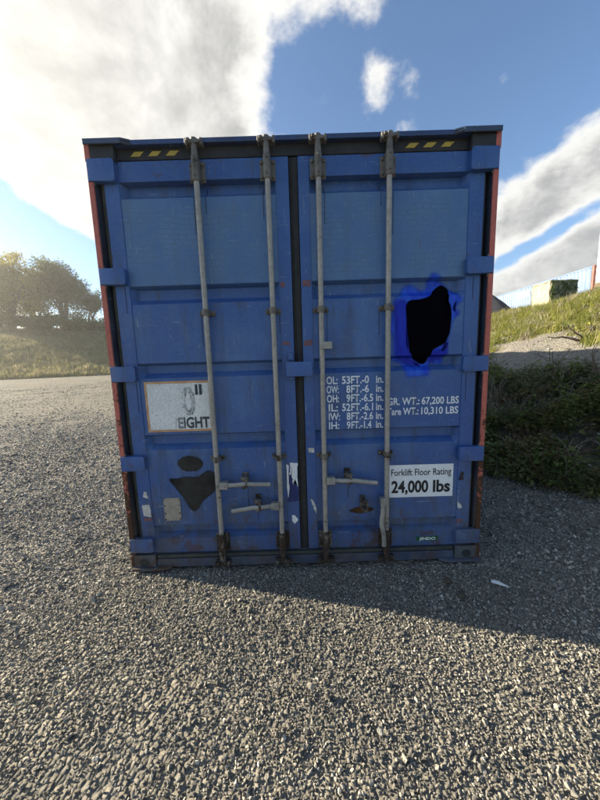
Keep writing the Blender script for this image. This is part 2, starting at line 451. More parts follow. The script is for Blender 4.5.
bm = bmesh.new(); box(bm, -W2+.08, W2-.08, .16, LEN-.1, .10, .15); obj('floor_frame', bm, M['blue_dark'], container)

# -- corner posts: red outer edge, web set back and coloured black, gasket against the door
for s in (-1, 1):
    lo, hi = sorted((s*W2, s*(W2-.032)))
    bm = bmesh.new(); box(bm, lo, hi, 0, .012, .118, 2.79, .004, 2)
    post = obj('corner_post', bm, M['red'], container, label='corner post with a worn red front edge')
    lo, hi = sorted((s*(W2-.001), s*(W2-.0305))); bm = bmesh.new(); box(bm, lo, hi, .0125, .16, .119, 2.789, .002); obj('post_side', bm, M['blue_dark'], post)
    lo, hi = sorted((s*(W2-.033), s*1.19)); bm = bmesh.new(); box(bm, lo, hi, .075, .16, .12, 2.79, .002); obj('post_web', bm, M['black'], post)
    lo, hi = sorted((s*(1.219), s*(1.242))); bm = bmesh.new(); box(bm, lo, hi, .044, .074, .125, 2.78, .006, 2); obj('door_gasket', bm, M['gasket'], post)
    # castings; a black oval disc stands for the dark inside of the hole
    for z0, z1, nm in ((2.790, 2.905, 'top'), (.0, .117, 'bottom')):
        lo, hi = sorted((s*(W2+.001), s*(W2-.178))); bm = bmesh.new(); box(bm, lo, hi, -.002, .17, z0, z1, .006, 2)
        c = obj('corner_casting', bm, M['blue_dark'], container)
        bm = bmesh.new(); cx = s*(W2-.095); tube(bm, [(cx, -.0045, (z0+z1)/2), (cx, .02, (z0+z1)/2)], .030, 20, (1.15, 1.0)); obj('dark_hole_disc', bm, M['black'], c)
        if nm == 'bottom':
            bm = bmesh.new(); lo, hi = sorted((s*(W2+.002), s*(W2-.020))); box(bm, lo, hi, -.006, .02, z0+.03, z1-.001, .002); obj('red_edge', bm, M['red'], c)
        if nm == 'top':
            bm = bmesh.new(); lo, hi = sorted((s*(W2-.031), s*(W2-.1795))); box(bm, lo, hi, -.005, .02, z0+.003, z1-.004, .002); obj('front_plate', bm, M['black'], c)
            bm = bmesh.new(); lo, hi = sorted((s*(W2+.002), s*(W2-.0305))); box(bm, lo, hi, -.006, .02, z0+.002, z1-.003, .002); obj('red_edge', bm, M['red'], c)
# -- top plates jutting out over the corners
for s in (-1, 1):
    a, b, c2 = s*(W2-.006), s*1.055, s*1.005
    bm = bmesh.new()
    top = [(a, -.026), (b, -.026), (c2, -.006), (c2, .16), (a, .16)]
    v0 = [bm.verts.new((x, y, 2.898)) for x, y in top]; v1 = [bm.verts.new((x, y, 2.9075)) for x, y in top]
    bm.faces.new(v0); bm.faces.new(v1[::-1])
    for i in range(5): bm.faces.new((v0[i], v0[(i+1) % 5], v1[(i+1) % 5], v1[i]))
    lo, hi = sorted((a, b)); box(bm, lo, hi, -.028, -.018, 2.876, 2.9085, .003)
    tube(bm, [(b, -.022, 2.888), (c2, -.008, 2.880)], [.010, .008], 4)
    m = paint('scraped_blue_plate_left' if s < 0 else 'scraped_blue_plate_right', (.020, .034, .070), (.045, .070, .12), rust=.4, dirt=.45)
    obj('top_plate', bm, m, container, label='scraped plate jutting out over a top corner')
# -- header
bm = bmesh.new(); box(bm, -1.117, 1.117, .034, .16, 2.812, 2.893, .003); header = obj('door_header', bm, M['black'], container)
cuts = [-.608, -.163, .156, .600]
edges = [-1.112]
for c in cuts: edges += [c-.040, c+.040]
edges.append(1.112)
for a, b in zip(edges[::2], edges[1::2]):
    bm = bmesh.new(); box(bm, a, b, -.004, .033, 2.879, 2.907, .004, 2); obj('header_lip', bm, M['sill'], header)
for x0, n, sgn in ((-1.03, 3, 1), (.70, 3, 1)):
    for k in range(n):
        x = x0 + k*.112 + (.0 if x0 < 0 else .012)
        bm = bmesh.new(); prism(bm, [(x, 2.832), (x+.058, 2.832), (x+.088, 2.860), (x+.030, 2.860)], .0305, .0325, 0); obj('hazard_stripe', bm, M['yellow'], header)
# -- sill
bm = bmesh.new(); box(bm, -1.115, 1.115, .012, .15, .006, .074, .004); box(bm, -1.115, 1.115, .036, .15, .076, .112, .004)
sill = obj('door_sill', bm, M['sill'], container)
bm = bmesh.new(); tube(bm, [(-1.10, .014, .098), (1.10, .014, .098)], .014, 10); obj('sill_gasket', bm, M['gasket'], sill)
for s, mt in ((-1, M['blue_dark']), (1, M['sill'])):
    bm = bmesh.new(); a, b, c2 = s*(W2-.01), s*1.06, s*1.00
    top = [(a, -.026), (b, -.026), (c2, .004), (c2, .05), (a, .05)]
    v0 = [bm.verts.new((x, y, .004)) for x, y in top]; v1 = [bm.verts.new((x, y, .026)) for x, y in top]
    bm.faces.new(v0); bm.faces.new(v1[::-1])
    for i in range(5): bm.faces.new((v0[i], v0[(i+1) % 5], v1[(i+1) % 5], v1[i]))
    obj('bottom_plate', bm, mt, container)

# -- doors
doors = {}
for s in (-1, 1):
    x0, xa, xb, x1 = DOORS[s]
    bm = bmesh.new()
    box(bm, x0, xa, FACE, .08, .114, 2.806, .004, 2); box(bm, xb, x1, FACE, .08, .114, 2.806, .004, 2)
    box(bm, xa+.0006, xb-.0006, FACE+.0008, .08, ZT, 2.805, .003, 2); box(bm, xa+.0006, xb-.0006, FACE+.0008, .08, .115, ZB, .003, 2)
    door = obj('door', bm, M['blue'], container, label='left door leaf' if s < 0 else 'right door leaf'); doors[s] = door
    bm = bmesh.new()
    ex = [(xa-.004, 0), (xa+.001, 0), (xa+.035, 1), (xb-.035, 1), (xb-.001, 0), (xb+.004, 0)]
    rows = [[bm.verts.new((x, RAISED+(y-RAISED)*k, z)) for x, k in ex] for z, y in [(ZT+.004, RAISED)]+PROF+[(ZB-.004, RAISED)]]
    for r0, r1 in zip(rows, rows[1:]):
        for i in range(len(ex)-1): bm.faces.new((r0[i], r0[i+1], r1[i+1], r1[i]))
    es = [e for e in bm.edges if len(e.link_faces) == 2 and e.calc_face_angle(0) > .3]
    bmesh.ops.bevel(bm, geom=es, offset=.005, segments=2, profile=.5, affect='EDGES')
    obj('panel', bm, M['blue_panel'], door, smooth=True, label='ribbed door panel of faded cracked blue paint')
    # hinges
    for zc, hh in ((2.742, .066), (2.103, .053), (1.463, .053), (.826, .054), (.195, .054)):
        bm = bmesh.new()
        lo, hi = (-1.2900, -1.122) if s < 0 else (1.117, 1.2900)
        prism(bm, rrect(lo, hi, zc-hh, zc+hh, .018, 'right' if s < 0 else 'left'), -.008, .029, .006)
        hg = obj('hinge', bm, M['blue'], door, smooth=True)
        bm = bmesh.new(); xx = s*1.268; tube(bm, [(xx, .012, zc-hh-.016), (xx, .012, zc+hh+.016)], .011, 12); obj('hinge_pin', bm, M['bracket'], hg)
# seal between the leaves
bm = bmesh.new(); box(bm, -.031, .027, .042, .09, .114, 2.806, .004); obj('centre_seal', bm, M['rubber'], container)
bm = bmesh.new(); box(bm, -.012, .024, .030, .046, .12, 2.80, .006, 2); obj('seal_lip', bm, M['rubber'], container)

# -- locking rods
RY = -.014
def rod(x, s):
    dr = doors[s]
    bm = bmesh.new(); tube(bm, [(x, RY, .10), (x, RY, 2.80)], .0175, 18); r = obj('locking_rod', bm, M['rod'], dr, smooth=True)
    # mid guides
    for z in (1.853, .845):
        bm = bmesh.new(); y = surf(x, z)
        box(bm, x-.052, x+.052, y-.012, y-.001, z-.017, z+.017, .003)
        for dx_ in (-.040, .040): bolt(bm, x+dx_, y-.012, z, .010, .012)
        tube(bm, [(x, RY, z-.020), (x, RY, z+.020)], .0255, 16); box(bm, x-.0235, x+.0235, RY, y-.004, z-.017, z+.017, .002)
        obj('rod_guide', bm, M['bracket'], dr)
    # top and bottom bearings with the cam ends
    for z0, z1, zc, up in ((2.655, 2.790, 2.872, 1), (.118, .272, .052, -1)):
        bm = bmesh.new(); zm = (z0+z1)/2
        box(bm, x-.050, x+.050, FACE-.011, FACE-.001, z0+.006, z1-.006, .004)
        for dx_ in (-.038, .038):
            for dz_ in (-.042, .042): bolt(bm, x+dx_, FACE-.011, zm+dz_, .011, .010)
        box(bm, x-.024, x+.024, RY-.006, FACE-.006, z0, z1, .006, 2)
        tube(bm, [(x, RY-.003, z0-.004), (x, RY-.003, z0+.004), (x, RY-.003, z1-.004), (x, RY-.003, z1+.004)], [.021, .024, .024, .021], 16)
        for dz_ in (-.045, .045): bolt(bm, x, RY-.028, zm+dz_, .007, .006)
        obj('rod_bearing', bm, M['bracket'], dr)
        bm = bmesh.new(); a, b = (z1+.003, zc+.022) if up > 0 else (zc-.018, z0-.003)
        tube(bm, [(x, RY, a), (x, RY, (a+b)/2), (x, RY, b)], [.021, .018, .021], 12)
        box(bm, x-.033, x+.033, RY-.020, RY+.014, zc-.011, zc+.011, .004, 2)
        box(bm, x-.042, x-.020, RY-.030, RY-.006, zc-.004, zc+.014, .003); box(bm, x+.016, x+.046, RY-.024, RY-.002, zc-.010, zc+.006, .003)
        obj('rod_cam', bm, M['bracket'], dr)
        bm = bmesh.new()
        ky = .001 if up > 0 else -.012
        for sx_ in (-1, 1): box(bm, x+sx_*.046-.009, x+sx_*.046+.009, ky-.034, .012, zc-.020, zc+.020, .004)
        box(bm, x-.036, x+.036, ky-.006, .011, zc-.017, zc+.017, .003)
        obj('cam_keeper', bm, M['bracket'], container)
    return r
for x, s in ((-.608, -1), (-.163, -1), (.156, 1), (.600, 1)): rod(x, s)

# -- handles
def handle(s, xr, z, x_end, sag=0.0, z_end=None):
    dr = doors[s]; d = 1 if x_end > xr else -1
    bm = bmesh.new()
    box(bm, min(xr+d*.012, xr+d*.072), max(xr+d*.012, xr+d*.072), RY-.026, RY+.018, z-.026, z+.026, .004, 2)
    bolt(bm, xr+d*.046, RY-.026, z, .010, .008)
    hub = obj('handle_hub', bm, M['handle'], dr)
    bm = bmesh.new(); L = abs(x_end-xr); pts = []
    for i in range(17):
        k = i/16; xx = xr + d*(.055 + (L-.055)*k)
        zz_ = z + .012*math.exp(-((k-.45)/.16)**2) - .012*k*k*1.2 + sag*k
        yy = RY - .012 - .020*math.exp(-((k-.42)/.2)**2)
        pts.append((xx, yy, zz_))
    tube(bm, pts, .0165, 12, (.62, 1.0)); obj('handle_bar', bm, M['handle'], hub, smooth=True)
    return hub
def catch(s, x, z, flip=1):
    bm = bmesh.new(); y = surf(x, z)
    box(bm, x-.022, x+.022, y-.012, y-.001, z-.048, z+.058, .004)
    box(bm, x-.017, x+.017, -.048, y-.008, z+.020, z+.046, .005, 2); box(bm, x-.015, x+.015, -.050, y-.008, z-.040, z-.022, .004)
    tube(bm, [(x-.028, -.030, z+.034), (x+.028, -.030, z+.034)], .008, 10); bolt(bm, x, -.050, z+.034, .009, .006)
    box(bm, x+flip*.016-.008, x+flip*.016+.008, -.054, -.044, z-.030, z+.040, .003)
    return obj('handle_catch', bm, M['bracket'], doors[s])
handle(-1, -.608, .655, -.232, .012); catch(-1, -.415, .672)
handle(-1, -.163, .490, -.520, -.018); catch(-1, -.330, .500)
handle(1, .156, .668, .530, -.014); catch(1, .322, .680)
catch(1, .436, .470)
# hub alone high on the third rod, and the handle folded down beside the fourth
bm = bmesh.new(); box(bm, .140, .222, RY-.030, RY+.018, 1.592, 1.640, .005, 2); bolt(bm, .20, RY-.030, 1.616, .010, .006); obj('handle_hub', bm, M['rod'], doors[1])
bm = bmesh.new(); box(bm, .552, .592, RY-.028, RY+.014, .470, .528, .004, 2); bolt(bm, .570, RY-.028, .500, .011, .008)
hub = obj('handle_hub', bm, M['handle'], doors[1])
bm = bmesh.new(); pts = []
for i in range(17):
    k = i/16; pts.append((.566 + .016*math.exp(-((k-.45)/.18)**2)*-1 + .012*k, RY-.022-.014*math.exp(-((k-.5)/.25)**2), .485-.325*k))
tube(bm, pts, .0165, 12, (1.0, .7)); obj('handle_bar', bm, M['handle'], hub, smooth=True)
# rusty scar where a catch used to sit
patch('rust_stain', [(.325, .402), (.39, .430), (.47, .434), (.53, .414), (.47, .384), (.40, .380)], fade_mat('rust_scar', (.085, .045, .018), (.05, .032, .02), .9, 1.8), doors[1], .02)

# -- box catch bridging the two leaves
bm = bmesh.new(); prism(bm, rrect(-.089, .086, 1.416, 1.512, .008), -.045, .029, .006)
lk = obj('latch_box', bm, M['blue'], doors[1], smooth=True)
bm = bmesh.new(); box(bm, -.074, -.038, -.020, .028, 1.524, 1.575, .004); obj('latch_tab', bm, M['blue'], doors[-1]); bm = bmesh.new(); box(bm, -.074, -.038, -.012, .028, 1.388, 1.414, .004); obj('latch_tab', bm, M['blue'], doors[-1])

# -- lettering on the right leaf
rows = [('OL:', '53', 'FT.-0'), ('OW:', '8', 'FT.-6'), ('OH:', '9', 'FT.-6.5'), ('IL:', '52', 'FT.-6.1'), ('IW:', '8', 'FT.-2.6'), ('IH:', '9', 'FT.-1.4')]
for i, (a, b, c2) in enumerate(rows):
    z = 1.350 - i*.0645; h = .052
    wl = {'OL:': .074, 'IL:': .066, 'IW:': .080, 'IH:': .074}.get(a, .082)
    its = [dict(s=a[:-1], x=.186 + (.012 if a[0] == 'I' else 0), z=z, h=h, width=wl-.022 if a[0] == 'O' else wl-.026), dict(s=':', x=.262, z=z, h=h, width=.010),
           dict(s=b, x=.352, z=z, h=h, width=.058 if len(b) == 2 else .027, align='RIGHT'),
           dict(s=c2, x=.358, z=z, h=h, width={5: .125, 7: .155}[len(c2)] - (.012 if c2.endswith('1.4') else 0)),
           dict(s='in.', x=.585, z=z, h=h, width=.052, align='RIGHT')]
    its[1:2] = []; its[0]['s'] = a; its[0]['width'] += .026
    for it in its: it['bold'] = .020
    for it in (its[:1], its[1:3], its[3:]): lettering('stencil_lettering', it, M['wtext'], doors[1])
for st, x_, z_, w_, al in (('GR. WT.:', .612, 1.188, .228, 'LEFT'), ('67,200 LBS', 1.118, 1.188, .262, 'RIGHT'), ('Tare WT.:', .612, 1.116, .222, 'LEFT'), ('10,310 LBS', 1.116, 1.116, .262, 'RIGHT')):
    lettering('stencil_lettering', [dict(s=st, x=x_, z=z_, h=.050, width=w_, align=al, bold=.020)], M['wtext'], doors[1])
sg = sheet('rating_sign', [(.628, .497), (1.098, .497), (1.098, .745), (.628, .745)], M['white'], doors[1], .003, 'white forklift floor rating sticker')
lettering('sign_lettering', [dict(s='Forklift Floor Rating', x=.645, z=.664, h=.050, width=.438, bold=.008)], M['btext'], doors[1], .0045)
lettering('sign_lettering', [dict(s='24,000', x=.648, z=.535, h=.088, width=.270, bold=.032)], M['btext'], doors[1], .0045)
lettering('sign_lettering', [dict(s='lbs', x=.952, z=.535, h=.088, width=.126, bold=.032)], M['btext'], doors[1], .0045)
sheet('maker_label', [(.838, .150), (1.000, .153), (1.000, .187), (.838, .184)], M['greenlab'], doors[1], .003)
lettering('label_lettering', [dict(s='JINDO', x=.858, z=.158, h=.021, width=.122, bold=.03)], M['white'], doors[1], .0045)

# -- faded height sign on the left leaf
def sign_mat():
    m, t = newmat('crazed_white_sign'); p = t.pos(); x, y, z = t.sep(t.pos())
    ck = t.voro(t.pos((1, .01, 1)), 46, 'DISTANCE_TO_EDGE'); n = t.noise(p, 9, 5, .6); f = t.noise(p, 70, 4, .6)
    c = t.mix(n.step(.3, .7), (.80, .79, .74), (.68, .68, .63))
    c = t.mix((1.0-ck.step(.01, .045))*(.35+n*.6)*.8, c, (.20, .21, .22))
    c = t.mix(f.step(.66, .72)*.8, c, (.10, .10, .10))
    t.out(c, .7, 0, t.bump(ck.step(0, .05), .3, .002)); return m
zt, zb, xl, xr_ = 1.404, 1.044, -1.090, -.630
sheet('height_sign', [(xl, zb), (xr_, zb), (xr_, zt), (xl, zt)], sign_mat(), doors[-1], .003, 'crazed white sign with faded lettering')
orange = simple('faded_orange_border', (.48, .24, .10), (.58, .36, .20), 22, .7)
for q in ([(xl, zb), (xr_, zb), (xr_, zb+.016), (xl, zb+.016)], [(xl, zt-.016), (xr_, zt-.016), (xr_, zt), (xl, zt)],
          [(xl, zb+.0162), (xl+.016, zb+.0162), (xl+.016, zt-.0162), (xl, zt-.0162)], [(xr_-.012, zb+.0162), (xr_, zb+.0162), (xr_, zt-.0162), (xr_-.012, zt-.0162)]):
    sheet('sign_border', q, orange, doors[-1], .0042)
def faded_print(x_a, x_b, k):
    """print that has weathered away in the sun towards one side"""
    m, t = newmat('weathered_print'); x, y, z = t.sep(t.pos()); n = t.noise(t.pos(), 55, 5, .7); b = t.noise(t.pos(), 9, 3, .6)
    bs, o = t.out((.05, .055, .06), .7)
    tr = t.n('ShaderNodeBsdfTransparent'); mx = t.n('ShaderNodeMixShader')
    t.l(((x.step(x_a, x_b))*k + (n-.5)*.9 + (b-.5)*.5 - .1).step(.0, .5)*.85, mx.inputs[0]); t.l(tr.outputs[0], mx.inputs[1]); t.l(bs.outputs[0], mx.inputs[2]); t.l(mx.outputs[0], o.inputs[0]); return m
lettering('sign_lettering', [dict(s='9', x=-1.02, z=1.175, h=.16, width=.12, bold=.02)], faded_print(-1.2, .2, .3), doors[-1], .0045)
lettering('sign_lettering', [dict(s='0', x=-.838, z=1.165, h=.195, width=.098, bold=.03)], faded_print(-1.0, -.62, .46), doors[-1], .0045)
lettering('sign_lettering', [dict(s='HEIGHT', x=-.648, z=1.070, h=.075, width=.285, align='RIGHT', bold=.035)], faded_print(-1.0, -.72, .85), doors[-1], .0045)
bm = bmesh.new()
for x_ in (-.735, -.706): box(bm, x_, x_+.017, .028, .0325, 1.305, 1.378, 0)
obj('sign_lettering', bm, faded_print(-.9, -.6, .8), doors[-1])

# -- paint marks, plates, torn stickers
def blob_outline(cx, cz, rx, rz, n=22, wob=.12):
    return [(cx+rx*math.cos(a)*(1+random.uniform(-wob, wob)), cz+rz*math.sin(a)*(1+random.uniform(-wob, wob))) for a in (i*2*math.pi/n for i in range(n))]
patch('black_spray_mark', blob_outline(-.812, .802, .092, .062), M['spray'], doors[-1], .040, label='round blot of black spray paint')
patch('black_spray_mark', [(-.985, .700), (-.93, .690), (-.86, .705), (-.76, .700), (-.69, .752), (-.645, .735), (-.630, .610), (-.68, .560), (-.74, .520), (-.790, .440), (-.83, .436), (-.87, .520), (-.92, .600), (-.95, .640)], M['spray'], doors[-1], .040, label='pointed blot of black spray paint')
bm = bmesh.new(); prism(bm, rrect(-1.030, -.908, .372, .548, .012), .026, .0355, .002)
pl = obj('data_plate', bm, M['beige'], doors[-1], label='blank beige plate riveted to the panel')
for x_ in (-1.022, -.916):
    for z_ in (.384, .43, .49, .536):
        bm = bmesh.new(); bolt(bm, x_, .0262, z_, .006, .003); o = obj('data_plate_rivet', bm, M['bracket'], doors[-1])
def torn(pts, j=.006):
    out = []
    for i, (a, b) in enumerate(zip(pts, pts[1:]+pts[:1])):
        k = max(2, int(math.hypot(b[0]-a[0], b[1]-a[1])/.012))
        for q in range(k): out.append((a[0]+(b[0]-a[0])*q/k+random.uniform(-j, j), a[1]+(b[1]-a[1])*q/k+random.uniform(-j, j)))
    return out
sheet('torn_sticker', torn([(-1.185, .412), (-1.128, .404), (-1.138, .500), (-1.190, .500)], .003), M['paper'], doors[-1], .002)
sheet('torn_sticker', torn([(-1.178, .560), (-1.142, .548), (-1.146, .600), (-1.168, .606)], .003), M['paper'], doors[-1], .002)
sheet('paint_mark', torn([(-1.186, .372), (-1.128, .372), (-1.128, .400), (-1.186, .400)], .003), M['pink'], doors[-1], .002)
sheet('torn_sticker', torn([(-.112, .49), (-.036, .50), (-.036, .66), (-.06, .70), (-.112, .69)], .004), M['navy'], doors[-1], .002)
sheet('torn_sticker', torn([(-.072, .62), (-.058, .67), (-.036, .60), (-.035, .785), (-.090, .790), (-.094, .70), (-.080, .70)], .005), M['white'], doors[-1], .0035, 'torn white sticker')
sheet('torn_sticker', torn([(-.117, .78), (-.098, .77), (-.102, .68), (-.098, .60), (-.110, .52), (-.117, .60)], .002), M['white'], doors[-1], .0035)
sheet('torn_sticker', torn([(-.088, .335), (-.066, .318), (-.042, .345), (-.066, .385), (-.090, .384)], .003), M['white'], doors[-1], .002)
sheet('torn_sticker', torn([(.046, .895), (.092, .895), (.092, .862), (.046, .862)], .004), M['paper'], doors[1], .002)
sheet('torn_sticker', torn([(.052, .50), (.072, .44), (.095, .38), (.098, .42), (.074, .49), (.060, .51)], .004), M['paper'], doors[1], .002)
sheet('torn_sticker', torn([(1.135, .458), (1.175, .410), (1.150, .398), (1.135, .42)], .003), M['paper'], doors[1], .002)
sheet('paint_mark', torn([(1.135, .290), (1.175, .290), (1.175, .315), (1.135, .315)], .003), M['pink'], doors[1], .002)
for z_ in (2.032, 1.640):
    sheet('paint_mark', torn([(.038, z_-.022), (.094, z_-.022), (.094, z_+.018), (.038, z_+.018)], .004), M['pink'], doors[1], .002)
sheet('paint_mark', torn([(-.108, 2.01), (-.082, 2.01), (-.082, 2.045), (-.108, 2.045)], .004), M['pink'], doors[-1], .002)
sheet('paint_mark', torn([(-.108, 1.628), (-.062, 1.628), (-.062, 1.652), (-.108, 1.652)], .004), M['pink'], doors[-1], .002)
sheet('paint_mark', torn([(1.140, .62), (1.172, .62), (1.172, .68), (1.150, .69)], .004), M['black'], doors[1], .002)

M['rustrun'] = fade_mat('rust_run', (.085, .048, .022), (.055, .034, .02), .9, 1.0, 60, .40, (3, 1, .35))
for s, x_, z_, ln in ((-1, -.648, 2.655, .30), (-1, -.572, 2.655, .18), (-1, -.200, 2.652, .22), (1, .196, 2.655, .26), (1, .562, 2.655, .16), (1, .640, 2.655, .34), (-1, -.655, 1.835, .20), (-1, -.125, 1.835, .13),
                      (1, .198, 1.835, .24), (1, .552, 1.835, .16), (-1, -.640, .825, .14), (1, .640, .826, .06), (-1, -.405, .615, .16), (1, .330, .625, .12), (-1, -1.150, 2.045, .18), (1, 1.160, 1.405, .20), (-1, -1.140, 1.405, .22), (1, 1.180, 2.045, .16), (-1, -.340, .445, .10)):
    w_ = random.uniform(.0015, .004)
    patch('rust_run', [(x_-w_, z_), (x_+w_, z_), (x_+w_*.7, z_-ln*.5), (x_+w_*.2, z_-ln), (x_-w_*.3, z_-ln), (x_-w_*.8, z_-ln*.45)], M['rustrun'], doors[s], .006, .0016)

# -- digital redaction over the right leaf, built as paint
def pz(x, y):
    d = ray(x, y); k = (.03-CAM[1])/d[1]; return (CAM[0]+d[0]*k, CAM[2]+d[2]*k)
def zo(pts): return [pz(370+x*.18333, 260+y*.18333) for x, y in pts]
patch('blue_paint_mark', zo([(100, 395), (125, 390), (130, 550), (185, 560), (200, 640), (320, 630), (340, 560), (410, 570), (425, 440), (455, 320), (500, 285), (460, 260), (515, 210), (460, 165), (405, 110), (350, 60), (328, 85), (325, 150), (300, 165), (235, 120), (185, 150), (175, 195), (135, 205), (115, 320)]),
      M['brightblue'], doors[1], .045, .002, 'bright blue redaction strokes built as paint round the blacked-out patch')
patch('blue_paint_mark', zo([(135, 250), (150, 215), (200, 225), (220, 300), (215, 470), (260, 540), (290, 580), (215, 575), (170, 545), (140, 520)]), M['deepblue'], doors[1], .045, .0032)
patch('blue_paint_mark', zo([(330, 505), (400, 480), (420, 430), (425, 520), (390, 545), (335, 560)]), M['deepblue'], doors[1], .045, .0032)
patch('black_paint_mark', zo([(195, 250), (205, 220), (290, 212), (335, 190), (370, 150), (405, 122), (455, 155), (425, 190), (408, 205), (440, 235), (447, 300), (435, 400), (410, 455), (340, 490), (325, 560), (300, 575), (255, 545), (215, 505), (205, 400)]),
      M['matteblack'], doors[1], .016, .0045, 'flat black redaction patch built as paint over the door')

# ------------------------------------------------------------------ ground
def toe(y):
    """X of the foot of the right-hand bank"""
    return np.interp(y, [-30, -6, -2, -1, 0, .85, 1.6, 3, 8, 40], [30, 12, 6.6, 5.4, 4.15, 3.05, 2.35, 1.95, 1.9, 1.9])
def bank_z(x, y):
    x = np.asarray(x, float); y = np.asarray(y, float); s = x - toe(y)
    shift = np.maximum(0, toe(y)-1.95)*.6
    xs = x - shift
    a = np.interp(s, [-1, 0, .5, 1.4, 2.2], [-.5, -.02, .22, .85, 1.12])
    b = np.interp(xs, [1.9, 3.6, 5.0, 7.5, 10, 12, 13.5, 16, 60], [0, .95, 1.55, 2.50, 3.35, 3.80, 3.95, 3.95, 3.9])
    w = np.clip((s-1.0)/1.4, 0, 1); w = w*w*(3-2*w)
    z = a*(1-w) + np.maximum(a, b)*w
    rough = vnoise(x*1.3, y*1.3, 3, 4)*.22 + vnoise(x*.35, y*.35, 9, 3)*.35*np.clip((xs-5)/4, 0, 1)
    return z + rough*np.clip(s/.8, 0, 1)
def rut(x, y):
    """two tyre tracks that pass left of the container"""
    c = x + 3.0 + .62*y + .08*np.sin(y*1.1); d = np.minimum(np.abs(c), np.abs(c+2.0))
    return np.clip(1-(d-.06)/.22, 0, 1)*.5
def ground_z(x, y):
    x = np.asarray(x, float); y = np.asarray(y, float)
    u = vnoise(x*.9, y*.9, 21, 4)*.05 + vnoise(x*.25+y*.1, y*.25, 22, 2)*.06
    inside = np.clip(np.maximum(np.abs(x)-1.25, -y)/.7, 0, 1)       # level where the container stands
    u = u - .012*rut(x, y)
    return -.014 + u*inside*np.where(np.hypot(x, y) < 60, 1, 0)
def spaced(c, near, far):
    a = [0.0]; step = near
    while a[-1] < far: a.append(a[-1]+step); step = near if a[-1] < 6 else step*1.14
    a = np.array(a); return np.concatenate([-a[:0:-1], a]) + c
gx = spaced(0, .10, 1800); gy = spaced(0, .10, 1800); GX, GY = np.meshgrid(gx, gy)

def gravel_mat(name, dark=False):
    m, t = newmat(name); p = t.pos()
    v = t.n('ShaderNodeTexVoronoi'); v.inputs['Scale'].default_value = 46; t.l(p, v.inputs['Vector'])
    v2 = t.n('ShaderNodeTexVoronoi'); v2.inputs['Scale'].default_value = 17; t.l(p, v2.inputs['Vector'])
    rc = t.sep(v.outputs['Color'])[0]; rc2 = t.sep(v2.outputs['Color'])[1]
    big = t.noise(p, .35, 5, .6); mid = t.noise(p, 3, 5, .6)
    trk = t.noise(t.pos((.10, .9, 1), (3, 1, 0)), 1.0, 4, .6)
    c = t.ramp((rc*.6+rc2*.4), [(0, (.085, .075, .058)), (.4, (.18, .158, .12)), (.75, (.27, .236, .178)), (1, (.36, .315, .24))])
    c = t.mix((big*.6+trk*.4).step(.40, .62)*.55, c, (.105, .098, .082))
    c = t.mix(mid.step(.4, .7)*.25, c, (.23, .21, .17))
    h = (V(t.t, v.outputs['Distance'])*-1.0) + V(t.t, v2.outputs['Distance'])*-.8
    t.out(c, .9, 0, t.bump(h, .9, .02), .25); return m
M['ground'] = gravel_mat('crushed_gravel')
ground = struct(grid_mesh('gravel_ground', GX, GY, ground_z(GX, GY), M['ground']))

# ------------------------------------------------------------------ instancing of uncountable stuff
def source_collection(name, meshes):
    c = bpy.data.collections.new(name)
    for i, me in enumerate(meshes):
        o = bpy.data.objects.new('%s_%02d' % (name, i), me); c.objects.link(o)
    return c
def scatter(name, pts, rot, scl, idx, coll, mat=None):
    me = bpy.data.meshes.new(name); n = len(pts); me.vertices.add(n); me.vertices.foreach_set('co', np.asarray(pts, np.float32).ravel())
    a = me.attributes.new('rot', 'FLOAT_VECTOR', 'POINT'); a.data.foreach_set('vector', np.asarray(rot, np.float32).ravel())
    a = me.attributes.new('scl', 'FLOAT_VECTOR', 'POINT'); a.data.foreach_set('vector', np.asarray(scl, np.float32).ravel())
    a = me.attributes.new('idx', 'INT', 'POINT'); a.data.foreach_set('value', np.asarray(idx, np.int32))
    o = bpy.data.objects.new(name, me); COL.objects.link(o)
    g = bpy.data.node_groups.new(name+'_nodes', 'GeometryNodeTree')
    g.interface.new_socket('Geometry', in_out='INPUT', socket_type='NodeSocketGeometry'); g.interface.new_socket('Geometry', in_out='OUTPUT', socket_type='NodeSocketGeometry')
    N = g.nodes; gi = N.new('NodeGroupInput'); go = N.new('NodeGroupOutput'); ip = N.new('GeometryNodeInstanceOnPoints'); ci = N.new('GeometryNodeCollectionInfo')
    ci.inputs['Collection'].default_value = coll; ci.inputs['Separate Children'].default_value = True; ci.inputs['Reset Children'].default_value = True
    ip.inputs['Pick Instance'].default_value = True
    def attr(nm, ty):
        q = N.new('GeometryNodeInputNamedAttribute'); q.data_type = ty; q.inputs['Name'].default_value = nm; return q.outputs['Attribute']
    L = g.links.new
    L(gi.outputs[0], ip.inputs['Points']); L(ci.outputs[0], ip.inputs['Instance']); L(attr('idx', 'INT'), ip.inputs['Instance Index'])
    r2 = N.new('FunctionNodeEulerToRotation'); L(attr('rot', 'FLOAT_VECTOR'), r2.inputs[0]); L(r2.outputs[0], ip.inputs['Rotation'])
    L(attr('scl', 'FLOAT_VECTOR'), ip.inputs['Scale']); L(ip.outputs[0], go.inputs[0])
    md = o.modifiers.new('scatter', 'NODES'); md.node_group = g
    return o

